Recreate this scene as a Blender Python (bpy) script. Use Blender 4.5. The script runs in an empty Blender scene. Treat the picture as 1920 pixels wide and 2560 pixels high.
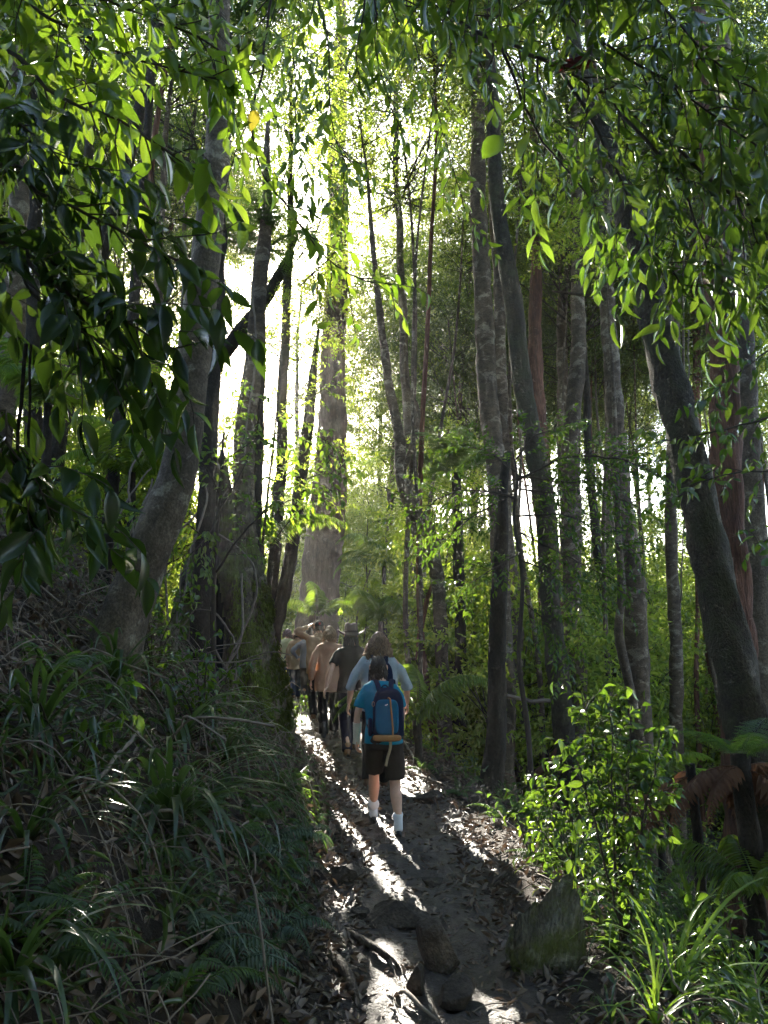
import bpy, math, random
import numpy as np
from mathutils import Vector, Matrix

# ------------------------------------------------------------------ camera, sky, sun, exposure
sc = bpy.context.scene
COL = sc.collection
random.seed(7)
rng = np.random.default_rng(11)
R = math.radians
PW, PH, F = 1920.0, 2560.0, 1923.0          # photograph's pixels and focal length in those pixels
PITCH = R(10.0)
CAM = np.array([0.0, 0.0, 1.6])
cam_d = bpy.data.cameras.new('camera')
cam = bpy.data.objects.new('camera', cam_d); COL.objects.link(cam)
cam.location = CAM; cam.rotation_euler = (R(90) + PITCH, 0, 0)
cam_d.sensor_fit = 'VERTICAL'; cam_d.sensor_height = 36.0; cam_d.lens = 36.0 * F / PH
cam_d.clip_start = 0.05; cam_d.clip_end = 3000
sc.camera = cam

SUN_AZ, SUN_EL = R(-12.0), R(21.4)          # measured from +Y towards +X
SUN = np.array([math.sin(SUN_AZ) * math.cos(SUN_EL), math.cos(SUN_AZ) * math.cos(SUN_EL), math.sin(SUN_EL)])
w = bpy.data.worlds.new('World'); sc.world = w; w.use_nodes = True
nt = w.node_tree
sky = nt.nodes.new('ShaderNodeTexSky'); sky.sky_type = 'NISHITA'; sky.sun_disc = False
sky.sun_elevation = SUN_EL; sky.sun_rotation = SUN_AZ
sky.air_density = 1.0; sky.dust_density = 1.5; sky.ozone_density = 1.0
nt.nodes['Background'].inputs['Strength'].default_value = 0.09
nt.links.new(sky.outputs[0], nt.nodes['Background'].inputs['Color'])
sun_d = bpy.data.lights.new('sun', 'SUN'); sun_d.energy = 5.0; sun_d.angle = R(0.5); sun_d.color = (1.0, 0.93, 0.80)
sun = bpy.data.objects.new('sun', sun_d); COL.objects.link(sun)
sun.rotation_euler = Vector(SUN).to_track_quat('Z', 'Y').to_euler(); sun.location = tuple(SUN * 80)
vs = sc.view_settings
vs.view_transform = 'Standard'; vs.look = 'None'; vs.gamma = 1.0; vs.use_curve_mapping = False
vs.exposure = 3.35
sc.cycles.max_bounces = 6; sc.cycles.diffuse_bounces = 3; sc.cycles.glossy_bounces = 2
sc.cycles.transmission_bounces = 4; sc.cycles.transparent_max_bounces = 6; sc.cycles.volume_bounces = 0
sc.cycles.use_adaptive_sampling = True; sc.cycles.adaptive_threshold = 0.025
sc.cycles.use_denoising = True; sc.cycles.sample_clamp_indirect = 6.0
sc.cycles.caustics_reflective = False; sc.cycles.caustics_refractive = False

# ------------------------------------------------------------------ pixels to rays
cp, sp = math.cos(PITCH), math.sin(PITCH)
def ray(px, py):
    x = (px - PW / 2) / F; u = (PH / 2 - py) / F
    return np.array([x, cp - u * sp, sp + u * cp])
def at(px, py, Y):                            # point of that pixel's ray on the plane y = Y
    r = ray(px, py); return CAM + r * (Y / r[1])
def px_size(n, Y, py=1280):                   # n pixels at that distance, in metres
    r = ray(960, py); return n / F * (Y / r[1])

# ------------------------------------------------------------------ terrain
def sines(seed, n=10, f0=1.0, f1=6.0):
    g = np.random.default_rng(seed)
    a = g.uniform(0, 2 * np.pi, n); f = np.exp(g.uniform(np.log(f0), np.log(f1), n)); p = g.uniform(0, 6.28, n)
    return np.cos(a) * f, np.sin(a) * f, p, 1 / np.sqrt(f / f0) / n * 1.6
def wave(S, x, y):
    o = np.zeros(np.broadcast(x, y).shape)
    for kx, ky, p, a in zip(*S): o = o + a * np.sin(kx * x + ky * y + p)
    return o
SA, SB, SC_ = sines(1, 12, .25, 1.6), sines(2, 14, 2, 9), sines(3, 16, 9, 45)
PCY = [-30, 0, 3.6, 5, 7, 9.8, 12.5, 17, 22, 30, 60, 300]
PCX = [.3, .3, .22, .16, .22, -.12, -.66, -1.85, -3.7, -8, -28, -180]
yy = np.linspace(-30, 300, 3301)
_pc = np.interp(yy, PCY, PCX); _k = np.ones(21) / 21
_pc = np.convolve(np.pad(_pc, 10, 'edge'), _k, 'valid')
_zp = np.interp(yy, [-30, 0, 7, 9, 12, 15, 20, 30, 60, 300], [-.9, 0, 0, .05, .16, .33, .42, .8, 1.8, 9])
_zp = np.convolve(np.pad(_zp, 10, 'edge'), _k, 'valid')
def pathc(y): return np.interp(y, yy, _pc)
def pathz(y): return np.interp(y, yy, _zp)
def pathw(y): return np.interp(y, [0, 4, 7, 10, 14, 20], [.66, .62, .62, .66, .56, .5])
def H(x, y):
    x = np.asarray(x, float); y = np.asarray(y, float)
    u = x - pathc(y); hw = pathw(y)
    dl = np.maximum(0, -u - hw); dr = np.maximum(0, u - hw)
    bank = np.interp(dl, [0, .2, .6, 1, 3, 6, 10, 20, 60, 300], [0, .14, .48, .85, 2.6, 4.9, 6.7, 9.5, 17, 40])
    bank = bank * np.interp(y, [-5, 9, 13, 18, 30, 80], [1, 1, .62, .42, .42, .5])
    drop = np.interp(dr, [0, .3, .8, 2, 4, 8, 20, 60, 300], [0, .03, -.22, -.95, -1.85, -2.7, -3.6, -5, -6])
    z = pathz(y) + bank + drop
    off = np.clip((np.abs(u) - hw) * 1.5, 0, 1)
    far = np.clip((np.abs(u) - 3) / 20, 0, 1)
    z = z + off * (.13 * wave(SA, x, y) * (1 + 3 * far) + .07 * wave(SB, x, y))
    return z
def Hs(x, y): return float(H(x, y))
def ground(px, py, lo=1.2, hi=80):            # where that pixel's ray meets the terrain
    r = ray(px, py); t = np.concatenate([np.arange(lo, 20, .02), np.arange(20, hi, .1)])
    p = CAM[None] + r[None] * t[:, None]
    b = p[:, 2] < H(p[:, 0], p[:, 1])
    i = int(np.argmax(b)) if b.any() else len(t) - 1
    q = p[i].copy(); q[2] = Hs(q[0], q[1]); return q

# ------------------------------------------------------------------ mesh building
class MB:
    def __init__(s): s.v = []; s.f = []; s.m = []; s.n = 0
    def add(s, v, f, mi=0):                   # v (n,3); f (k,3) or (k,4) int array
        v = np.asarray(v, float); f = np.asarray(f, np.int64)
        if len(v) == 0 or len(f) == 0: return s
        s.v.append(v); s.f.append(f + s.n); s.m.append(np.full(len(f), mi)); s.n += len(v); return s
    def mesh(s, name, mats, smooth=True, origin=None):
        v = np.concatenate(s.v)
        if origin is not None: v = v - np.asarray(origin)
        me = bpy.data.meshes.new(name)
        tot = np.concatenate([np.full(len(f), f.shape[1]) for f in s.f])
        loops = np.concatenate([f.ravel() for f in s.f])
        me.vertices.add(len(v)); me.vertices.foreach_set('co', v.astype(np.float32).ravel())
        me.loops.add(len(loops)); me.loops.foreach_set('vertex_index', loops.astype(np.int32))
        me.polygons.add(len(tot))
        st = np.zeros(len(tot), np.int32); st[1:] = np.cumsum(tot)[:-1]
        me.polygons.foreach_set('loop_start', st)
        me.polygons.foreach_set('material_index', np.concatenate(s.m).astype(np.int32))
        me.polygons.foreach_set('use_smooth', np.full(len(tot), smooth))
        for m in (mats if isinstance(mats, (list, tuple)) else [mats]): me.materials.append(m)
        me.update(calc_edges=True); me.validate()
        return me
def link(name, mesh, parent=None, loc=None, mat=None):
    o = bpy.data.objects.new(name, mesh); COL.objects.link(o)
    if parent is not None: o.parent = parent
    if mat is not None: o.matrix_basis = mat
    elif loc is not None: o.location = tuple(loc)
    return o
def tag(o, label, cat, group=None):
    o['label'] = label; o['category'] = cat
    if group: o['group'] = group
    return o
def thing(name, label, cat, loc=(0, 0, 0), rz=0.0, group=None):
    o = link(name, None, None, loc); o.rotation_euler = (0, 0, rz); o.empty_display_size = .1
    return tag(o, label, cat, group)

def unit(a):
    a = np.asarray(a, float); n = np.linalg.norm(a, axis=-1, keepdims=True); return a / np.maximum(n, 1e-9)
def spline(pts, step):                        # Catmull-Rom through rows (any columns), resampled
    P = np.asarray(pts, float); n = len(P)
    if n < 3:
        k = max(2, int(np.linalg.norm(P[-1, :3] - P[0, :3]) / step) + 1)
        return P[0] + (P[-1] - P[0]) * np.linspace(0, 1, k)[:, None]
    Q = np.concatenate([[2 * P[0] - P[1]], P, [2 * P[-1] - P[-2]]]); out = []
    for i in range(1, n):
        a, b, c, d = Q[i - 1], Q[i], Q[i + 1], Q[i + 2]
        k = max(1, int(math.ceil(np.linalg.norm((c - b)[:3]) / step)))
        t = (np.arange(k) / k)[:, None]
        out.append(.5 * (2 * b + (c - a) * t + (2 * a - 5 * b + 4 * c - d) * t ** 2 + (3 * b - a - 3 * c + d) * t ** 3))
    out.append(P[-1:]); return np.concatenate(out)
def tube(pts, rad, sides=8, rough=0.0, seed=0, cap=True, flat=None):
    P = np.asarray(pts, float); n = len(P); rad = np.broadcast_to(np.asarray(rad, float), (n,))
    T = unit(np.gradient(P, axis=0))
    N = np.zeros((n, 3)); ref = np.array([1.0, 0, 0]) if abs(T[0, 0]) < .9 else np.array([0, 1.0, 0])
    N[0] = unit(ref - T[0] * ref.dot(T[0]))
    for i in range(1, n): N[i] = unit(N[i - 1] - T[i] * N[i - 1].dot(T[i]))
    B = np.cross(T, N)
    a = np.linspace(0, 2 * np.pi, sides, endpoint=False)
    rr = np.ones((n, sides))
    if rough:
        g = np.random.default_rng(seed); s = np.concatenate([[0], np.cumsum(np.linalg.norm(np.diff(P, axis=0), axis=1))])
        for k in range(9):
            m = g.integers(1, 5); fz = g.uniform(1.0, 14); rr += rough * .45 * np.sin(m * a[None] + fz * s[:, None] + g.uniform(0, 6.28)) * g.uniform(.3, 1)
        rr += rough * .25 * g.standard_normal((n, sides))
    ca, sa = np.cos(a), np.sin(a)
    fl = 1.0 if flat is None else flat
    V = P[:, None] + (N[:, None] * ca[None, :, None] + B[:, None] * sa[None, :, None] * fl) * (rad[:, None] * rr)[..., None]
    V = V.reshape(-1, 3)
    i = np.arange(n - 1)[:, None] * sides; j = np.arange(sides)[None]; j2 = (j + 1) % sides
    Fq = np.stack([i + j, i + j2, i + sides + j2, i + sides + j], -1).reshape(-1, 4)
    if cap:
        V = np.concatenate([V, P[:1], P[-1:]]); c0, c1 = n * sides, n * sides + 1
        jj = np.arange(sides); k2 = (jj + 1) % sides; e = (n - 1) * sides
        q0 = np.stack([k2, jj, np.full(sides, c0), np.full(sides, c0)], -1)[:, :3]
        q1 = np.stack([e + jj, e + k2, np.full(sides, c1)], -1)
        return V, Fq, np.concatenate([q0, q1])
    return V, Fq, None
def add_tube(mb, pts, rad, sides=8, mi=0, **k):
    V, Fq, Ft = tube(pts, rad, sides, **k)
    n0 = mb.n; mb.add(V, Fq, mi)
    if Ft is not None: mb.f.append(Ft + n0); mb.m.append(np.full(len(Ft), mi))
    return mb
def loft(mb, rings, sides=16, mi=0):          # rings: (cx, cy, cz, rx, ry) stacked ellipses
    n = len(rings); a = np.linspace(0, 2 * np.pi, sides, endpoint=False)
    V = np.array([[(c[0] + c[3] * np.cos(t), c[1] + c[4] * np.sin(t), c[2]) for t in a] for c in rings]).reshape(-1, 3)
    i = np.arange(n - 1)[:, None] * sides; j = np.arange(sides)[None]; j2 = (j + 1) % sides
    Fq = np.stack([i + j, i + j2, i + sides + j2, i + sides + j], -1).reshape(-1, 4)
    n0 = mb.n; V = np.concatenate([V, [rings[0][:3], rings[-1][:3]]]); mb.add(V, Fq, mi)
    jj = np.arange(sides); k2 = (jj + 1) % sides; e = (n - 1) * sides
    mb.f.append(np.concatenate([np.stack([k2, jj, np.full(sides, n * sides)], -1), np.stack([e + jj, e + k2, np.full(sides, n * sides + 1)], -1)]) + n0)
    mb.m.append(np.full(2 * sides, mi)); return mb

# leaf templates: (u along, v across, w up), faces
def leaf_template(us, ws, fold=.22, curve=.25, wob=0.0):
    v = [(us[0], 0, 0)]; f = []
    for k in range(1, len(us) - 1):
        z = -curve * us[k] ** 2; h = ws[k]
        v += [(us[k], -h, z + fold * h + wob * math.sin(9 * us[k])), (us[k], 0, z), (us[k], h, z + fold * h - wob * math.sin(7 * us[k]))]
    v.append((us[-1], 0, -curve * us[-1] ** 2)); L = len(v) - 1
    t = [(0, 2, 1), (0, 3, 2)]; q = []
    for k in range(len(us) - 3):
        a = 1 + 3 * k; q += [(a, a + 1, a + 4, a + 3), (a + 1, a + 2, a + 5, a + 4)]
    a = L - 3; t += [(a, a + 1, L), (a + 1, a + 2, L)]
    return np.array(v, float), np.array(q, int).reshape(-1, 4), np.array(t, int)
T_OVAL = leaf_template([0, .12, .3, .52, .74, .9, 1], [0, .26, .47, .5, .33, .11, 0])
T_LANCE = leaf_template([0, .15, .4, .65, .85, 1], [0, .3, .5, .42, .2, 0], .2, .35, .03)
T_TINY = (np.array([(0, 0, 0), (.42, -.5, .10), (1, 0, -.08), (.42, .5, .10)], float), np.zeros((0, 4), int), np.array([(0, 2, 1), (0, 3, 2)]))
T_DRY = leaf_template([0, .25, .6, 1], [0, .42, .4, 0], .5, -.3, .06)
def add_leaves(mb, tpl, pos, d, nrm, L, W, mi=0):
    pos = np.asarray(pos, float); k = len(pos)
    if k == 0: return
    tv, tq, tt = tpl
    d = unit(d); s = unit(np.cross(nrm, d)); n = np.cross(d, s)
    L = np.broadcast_to(L, (k,)); W = np.broadcast_to(W, (k,))
    V = pos[:, None] + d[:, None] * (tv[None, :, 0:1] * L[:, None, None]) + s[:, None] * (tv[None, :, 1:2] * W[:, None, None]) + n[:, None] * (tv[None, :, 2:3] * L[:, None, None])
    off = (np.arange(k) * len(tv))[:, None, None]; n0 = mb.n
    mb.v.append(V.reshape(-1, 3)); mb.n += k * len(tv)
    for f in (tq, tt):
        if len(f): mb.f.append((f[None] + off).reshape(-1, f.shape[1]) + n0); mb.m.append(np.full(k * len(f), mi))
def rnd_unit(k, g=None):
    v = (g or rng).standard_normal((k, 3)); return unit(v)

# ------------------------------------------------------------------ materials
def mat_base(name):
    m = bpy.data.materials.new(name); m.use_nodes = True; t = m.node_tree
    return m, t, t.nodes, t.links, t.nodes['Principled BSDF']
def ramp(nodes, cols):
    r = nodes.new('ShaderNodeValToRGB'); e = r.color_ramp.elements
    e[0].position, e[0].color = cols[0][0], (*cols[0][1], 1); e[1].position, e[1].color = cols[-1][0], (*cols[-1][1], 1)
    for p, c in cols[1:-1]: x = e.new(p); x.color = (*c, 1)
    return r
def noise(nodes, links, scale, detail=5, vec=None, rough=.6, dist=0):
    n = nodes.new('ShaderNodeTexNoise'); n.inputs['Scale'].default_value = scale; n.inputs['Detail'].default_value = detail
    n.inputs['Roughness'].default_value = rough; n.inputs['Distortion'].default_value = dist
    if vec is not None: links.new(vec, n.inputs['Vector'])
    return n
def coords(nodes, links, scale=(1, 1, 1), kind='Object'):
    c = nodes.new('ShaderNodeTexCoord'); mp = nodes.new('ShaderNodeMapping'); mp.inputs['Scale'].default_value = scale
    links.new(c.outputs[kind], mp.inputs['Vector']); return mp.outputs[0]
def bump(nodes, links, h, bsdf, strength=.5, dist=.02):
    b = nodes.new('ShaderNodeBump'); b.inputs['Strength'].default_value = strength; b.inputs['Distance'].default_value = dist
    links.new(h, b.inputs['Height']); links.new(b.outputs[0], bsdf.inputs['Normal']); return b
def mixc(nodes, links, fac, a, b):
    m = nodes.new('ShaderNodeMix'); m.data_type = 'RGBA'
    for k, v in ((0, fac), (6, a), (7, b)):
        if isinstance(v, (int, float)): m.inputs[k].default_value = v
        elif isinstance(v, tuple): m.inputs[k].default_value = (*v, 1)
        else: links.new(v, m.inputs[k])
    return m.outputs[2]
def leaf_mat(name, cols, trans, tfac=.5, rough=.38, spec=.5):
    m, t, N, L, b = mat_base(name)
    g = N.new('ShaderNodeNewGeometry'); oi = N.new('ShaderNodeObjectInfo')
    ad = N.new('ShaderNodeMath'); ad.operation = 'ADD'; L.new(g.outputs['Random Per Island'], ad.inputs[0]); L.new(oi.outputs['Random'], ad.inputs[1])
    fr = N.new('ShaderNodeMath'); fr.operation = 'FRACT'; L.new(ad.outputs[0], fr.inputs[0])
    k = len(cols); rc = ramp(N, [(i / (k - 1), c) for i, c in enumerate(cols)]); L.new(fr.outputs[0], rc.inputs[0])
    k = len(trans); rt = ramp(N, [(i / (k - 1), c) for i, c in enumerate(trans)]); L.new(fr.outputs[0], rt.inputs[0])
    nz = noise(N, L, 30, 3, coords(N, L)); mc = N.new('ShaderNodeMapRange'); mc.inputs[3].default_value = .75; mc.inputs[4].default_value = 1.25
    L.new(nz.outputs[0], mc.inputs[0])
    mu = N.new('ShaderNodeVectorMath'); mu.operation = 'SCALE'; L.new(rc.outputs[0], mu.inputs[0]); L.new(mc.outputs[0], mu.inputs['Scale'])
    L.new(mu.outputs[0], b.inputs['Base Color'])
    b.inputs['Roughness'].default_value = rough; b.inputs['Specular IOR Level'].default_value = spec
    tr = N.new('ShaderNodeBsdfTranslucent'); L.new(rt.outputs[0], tr.inputs['Color'])
    mx = N.new('ShaderNodeMixShader'); mx.inputs[0].default_value = tfac
    L.new(b.outputs[0], mx.inputs[1]); L.new(tr.outputs[0], mx.inputs[2]); L.new(mx.outputs[0], N['Material Output'].inputs['Surface'])
    return m
def bark_mat(name, dark, mid, pale, stretch=(1, 1, .35), patch=.55, moss=None, scale=9, bs=.7, rough=.85, crack=0.0):
    m, t, N, L, b = mat_base(name)
    v = coords(N, L, stretch)
    n1 = noise(N, L, scale, 8, v, .65); n2 = noise(N, L, scale * .38, 5, coords(N, L, (1, 1, 1.6)), .7, .6)
    r1 = ramp(N, [(.32, dark), (.68, mid)]); L.new(n1.outputs[0], r1.inputs[0])
    r2 = ramp(N, [(patch, (0, 0, 0)), (patch + .06, (1, 1, 1))]); L.new(n2.outputs[0], r2.inputs[0])
    c = mixc(N, L, r2.outputs[0], r1.outputs[0], pale)
    n4 = noise(N, L, 55, 4, v); r4 = ramp(N, [(.35, (.55, .55, .55)), (.65, (1.15, 1.15, 1.15))]); L.new(n4.outputs[0], r4.inputs[0])
    mm = N.new('ShaderNodeMix'); mm.data_type = 'RGBA'; mm.blend_type = 'MULTIPLY'; mm.inputs[0].default_value = 1
    L.new(c, mm.inputs[6]); L.new(r4.outputs[0], mm.inputs[7]); c = mm.outputs[2]
    n5 = noise(N, L, 1.7, 4, coords(N, L, (1, 1, .6)), .6); r5 = ramp(N, [(.36, (.55, .55, .58)), (.64, (1.25, 1.22, 1.15))]); L.new(n5.outputs[0], r5.inputs[0])
    m5 = N.new('ShaderNodeMix'); m5.data_type = 'RGBA'; m5.blend_type = 'MULTIPLY'; m5.inputs[0].default_value = 1
    L.new(c, m5.inputs[6]); L.new(r5.outputs[0], m5.inputs[7]); c = m5.outputs[2]
    if moss:
        n3 = noise(N, L, 3.2, 6, coords(N, L), .7); r3 = ramp(N, [(.47, (0, 0, 0)), (.62, (1, 1, 1))]); L.new(n3.outputs[0], r3.inputs[0])
        c = mixc(N, L, r3.outputs[0], c, moss)
    L.new(c, b.inputs['Base Color']); b.inputs['Roughness'].default_value = rough; b.inputs['Specular IOR Level'].default_value = .25
    ad = N.new('ShaderNodeMath'); ad.operation = 'ADD'; L.new(n1.outputs[0], ad.inputs[0]); L.new(n4.outputs[0], ad.inputs[1])
    bump(N, L, ad.outputs[0], b, bs, .03); return m
def plain(name, col, rough=.8, var=.25, scale=12, bs=.25, spec=.3, weave=0, metal=0):
    m, t, N, L, b = mat_base(name); v = coords(N, L)
    n = noise(N, L, scale, 5, v); lo = tuple(c * (1 - var) for c in col); hi = tuple(min(1, c * (1 + var)) for c in col)
    r = ramp(N, [(.3, lo), (.7, hi)]); L.new(n.outputs[0], r.inputs[0]); L.new(r.outputs[0], b.inputs['Base Color'])
    b.inputs['Roughness'].default_value = rough; b.inputs['Specular IOR Level'].default_value = spec; b.inputs['Metallic'].default_value = metal
    n2 = noise(N, L, weave or scale * 4, 4, v); bump(N, L, n2.outputs[0], b, bs, .008); return m
def cloth_mat(name, col, trans=0.0, var=.14, fine=420):
    m = plain(name, col, .92, var, 9, .3, .12, weave=fine)
    if trans:
        N, L = m.node_tree.nodes, m.node_tree.links
        tr = N.new('ShaderNodeBsdfTranslucent'); tr.inputs['Color'].default_value = (*[min(1, c * 1.2) for c in col], 1)
        mx = N.new('ShaderNodeMixShader'); mx.inputs[0].default_value = trans
        L.new(N['Principled BSDF'].outputs[0], mx.inputs[1]); L.new(tr.outputs[0], mx.inputs[2]); L.new(mx.outputs[0], N['Material Output'].inputs['Surface'])
    return m
M = {}
# leaves
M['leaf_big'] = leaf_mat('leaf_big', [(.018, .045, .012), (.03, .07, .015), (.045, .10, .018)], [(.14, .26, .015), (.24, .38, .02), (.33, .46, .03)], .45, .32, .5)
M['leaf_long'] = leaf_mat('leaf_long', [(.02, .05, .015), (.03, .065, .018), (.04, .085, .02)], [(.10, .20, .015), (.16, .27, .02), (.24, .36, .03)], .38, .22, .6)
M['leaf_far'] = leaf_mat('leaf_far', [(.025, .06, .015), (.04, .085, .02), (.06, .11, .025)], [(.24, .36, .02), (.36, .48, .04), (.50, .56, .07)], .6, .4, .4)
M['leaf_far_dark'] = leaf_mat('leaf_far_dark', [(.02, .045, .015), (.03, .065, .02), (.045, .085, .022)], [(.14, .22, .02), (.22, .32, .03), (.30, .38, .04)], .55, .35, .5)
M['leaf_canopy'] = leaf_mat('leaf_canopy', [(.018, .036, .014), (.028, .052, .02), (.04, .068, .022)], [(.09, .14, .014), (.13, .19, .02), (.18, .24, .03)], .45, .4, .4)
M['leaf_shade_tint'] = leaf_mat('leaf_shade_tint', [(.013, .03, .012), (.02, .045, .015), (.03, .065, .018)], [(.05, .10, .01), (.08, .15, .012), (.13, .21, .02)], .35, .26, .55)  # darker copy of the big leaves: shade put into colour and translucency
M['leaf_shrub'] = leaf_mat('leaf_shrub', [(.016, .04, .014), (.025, .06, .018), (.045, .09, .02)], [(.10, .20, .015), (.16, .28, .02), (.28, .42, .03)], .38, .22, .6)
M['frond'] = leaf_mat('frond', [(.03, .075, .02), (.04, .095, .022)], [(.20, .34, .02), (.32, .45, .03)], .45, .3, .5)
M['fern'] = leaf_mat('fern', [(.028, .055, .022), (.04, .075, .028), (.05, .085, .045)], [(.12, .24, .03), (.18, .30, .03)], .4, .45, .4)
M['fern_grey'] = leaf_mat('fern_grey', [(.045, .08, .055), (.06, .10, .065), (.05, .075, .045)], [(.10, .17, .06), (.12, .2, .06)], .3, .4, .5)
M['strap'] = leaf_mat('strap', [(.022, .045, .022), (.034, .064, .034), (.05, .085, .05)], [(.10, .18, .02), (.15, .24, .03)], .35, .3, .6)
M['strap_light'] = leaf_mat('strap_light', [(.05, .11, .02), (.08, .15, .03)], [(.26, .42, .03), (.34, .5, .04)], .45, .32, .5)
M['litter'] = leaf_mat('litter', [(.07, .045, .032), (.14, .095, .068), (.22, .16, .125), (.12, .07, .045), (.27, .21, .165)], [(.08, .05, .03), (.12, .08, .05)], .15, .45, .4)
M['dead_frond'] = leaf_mat('dead_frond', [(.09, .045, .03), (.14, .075, .05)], [(.22, .10, .05), (.26, .13, .07)], .4, .7, .2)
M['leaf_yellow'] = leaf_mat('leaf_yellow', [(.3, .26, .03), (.34, .3, .04)], [(.5, .42, .04), (.5, .42, .04)], .5, .4, .3)
M['leaf_red'] = leaf_mat('leaf_red', [(.06, .010, .008), (.07, .012, .009)], [(.12, .012, .008), (.12, .014, .008)], .4, .4, .3)
# bark
M['bark_pale'] = bark_mat('bark_pale', (.08, .06, .043), (.19, .15, .115), (.29, .25, .20), (1, 1, .8), .56, None, 7, .45)
M['bark_grey'] = bark_mat('bark_grey', (.06, .042, .029), (.15, .112, .08), (.25, .21, .16), (1, 1, 1.6), .54, None, 9, .55)
M['bark_dark'] = bark_mat('bark_dark', (.018, .014, .011), (.05, .039, .03), (.075, .065, .048), (1, 1, .5), .6, None, 10, .8)
M['bark_moss'] = bark_mat('bark_moss', (.03, .024, .018), (.08, .063, .047), (.15, .13, .10), (1, 1, .6), .6, (.05, .048, .026), 9, .8)
M['bark_red'] = bark_mat('bark_red', (.08, .035, .024), (.21, .10, .068), (.27, .15, .11), (1, 1, .12), .6, None, 16, 1.0)
M['bark_fibre'] = bark_mat('bark_fibre', (.09, .055, .045), (.22, .145, .12), (.28, .20, .17), (1, 1, .1), .6, None, 10, 1.0)
M['twig'] = plain('twig', (.045, .034, .026), .8, .3, 20, .3)
M['dead_stick'] = plain('dead_stick', (.17, .135, .11), .85, .35, 14, .4)
M['stump'] = bark_mat('stump', (.05, .04, .03), (.19, .155, .11), (.26, .22, .16), (1, 1, .22), .6, (.10, .12, .03), 6, 1.0)
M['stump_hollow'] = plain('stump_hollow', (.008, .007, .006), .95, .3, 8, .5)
M['moss'] = plain('moss', (.12, .15, .025), .95, .4, 25, .9)
M['rock'] = bark_mat('rock', (.03, .023, .019), (.09, .068, .055), (.13, .105, .09), (1, 1, 1), .6, None, 6, .6, .7)
M['rock_pale'] = bark_mat('rock_pale', (.05, .038, .03), (.13, .098, .08), (.18, .145, .12), (1, 1, 1), .6, None, 6, .7, .75)
M['rock_moss'] = bark_mat('rock_moss', (.06, .054, .042), (.22, .20, .16), (.40, .37, .31), (1.6, 1, .35), .54, (.10, .115, .03), 7, 1.0, .8)

def ground_mat(name, path):
    m, t, N, L, b = mat_base(name); v = coords(N, L)
    n1 = noise(N, L, 1.3, 6, v, .6); n2 = noise(N, L, 14, 8, v, .7); n3 = noise(N, L, 60, 6, v, .6)
    if path: r1 = ramp(N, [(.3, (.025, .019, .017)), (.55, (.054, .041, .038)), (.75, (.105, .082, .074))])
    else: r1 = ramp(N, [(.3, (.016, .012, .010)), (.55, (.035, .026, .02)), (.75, (.07, .05, .038))])
    L.new(n2.outputs[0], r1.inputs[0])
    c = mixc(N, L, n1.outputs[0], r1.outputs[0], (.05, .036, .028))
    L.new(c, b.inputs['Base Color'])
    rr = N.new('ShaderNodeMapRange'); L.new(n1.outputs[0], rr.inputs[0])
    rr.inputs[1].default_value = .35; rr.inputs[2].default_value = .65
    rr.inputs[3].default_value = .38 if path else .8; rr.inputs[4].default_value = .62 if path else .95
    L.new(rr.outputs[0], b.inputs['Roughness']); b.inputs['Specular IOR Level'].default_value = .5 if path else .2
    ad = N.new('ShaderNodeMath'); ad.operation = 'ADD'; L.new(n2.outputs[0], ad.inputs[0]); L.new(n3.outputs[0], ad.inputs[1])
    bump(N, L, ad.outputs[0], b, .9, .03); return m
M['soil'] = ground_mat('soil', False); M['mud'] = ground_mat('mud', True)

# ------------------------------------------------------------------ ground and path
def axis(lo, hi, step, out_lo, out_hi, grow=1.12):
    a = list(np.arange(lo, hi, step)); s = step; x = lo
    left = []
    while x > out_lo: s *= grow; x -= s; left.append(x)
    s = step; x = a[-1]; right = []
    while x < out_hi: s *= grow; x += s; right.append(x)
    return np.array(left[::-1] + a + right)
gx, gy = axis(-7, 5, .085, -400, 400), axis(1, 19, .085, -60, 900)
X, Y = np.meshgrid(gx, gy); Z = H(X, Y)
inn = np.clip(1 - (np.abs(X - pathc(Y)) - pathw(Y) + .22) / .12, 0, 1) * ((Y < 24) & (Y > 1))
Z = Z - .06 * inn + np.where(np.abs(X - pathc(Y)) > pathw(Y), .03, 0) * wave(SC_, X, Y)
nx, ny = len(gx), len(gy)
i = np.arange(ny - 1)[:, None] * nx + np.arange(nx - 1)[None]
fq = np.stack([i, i + 1, i + nx + 1, i + nx], -1).reshape(-1, 4)
g_o = link('ground', MB().add(np.stack([X, Y, Z], -1).reshape(-1, 3), fq).mesh('ground', M['soil'])); g_o['kind'] = 'structure'
def path_rough(x, y):
    return .05 * wave(sines(21, 14, 2.5, 11), x, y) + .06 * wave(sines(22, 26, 14, 70), x, y)
py_, pu = np.arange(1.5, 24, .032), np.linspace(-1, 1, 46)
U, YY = np.meshgrid(pu, py_); XX = pathc(YY) + U * (pathw(YY) + .12)
ZZ = H(XX, YY) + path_rough(XX, YY) + .02 - .05 * np.clip((np.abs(U) - .8) / .2, 0, 1) - .03 * (1 - U ** 2)
n_, k_ = U.shape
i = np.arange(n_ - 1)[:, None] * k_ + np.arange(k_ - 1)[None]
p_o = link('path', MB().add(np.stack([XX, YY, ZZ], -1).reshape(-1, 3), np.stack([i, i + 1, i + k_ + 1, i + k_], -1).reshape(-1, 4)).mesh('path', M['mud'])); p_o['kind'] = 'structure'
def Hp(x, y):                                  # walking surface
    if abs(x - pathc(y)) < pathw(y) + .1:
        u = (x - pathc(y)) / (pathw(y) + .12)
        return float(H(x, y) + path_rough(np.array(x), np.array(y)) + .02 - .05 * np.clip((abs(u) - .8) / .2, 0, 1) - .03 * (1 - u * u))
    return Hs(x, y)
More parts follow.
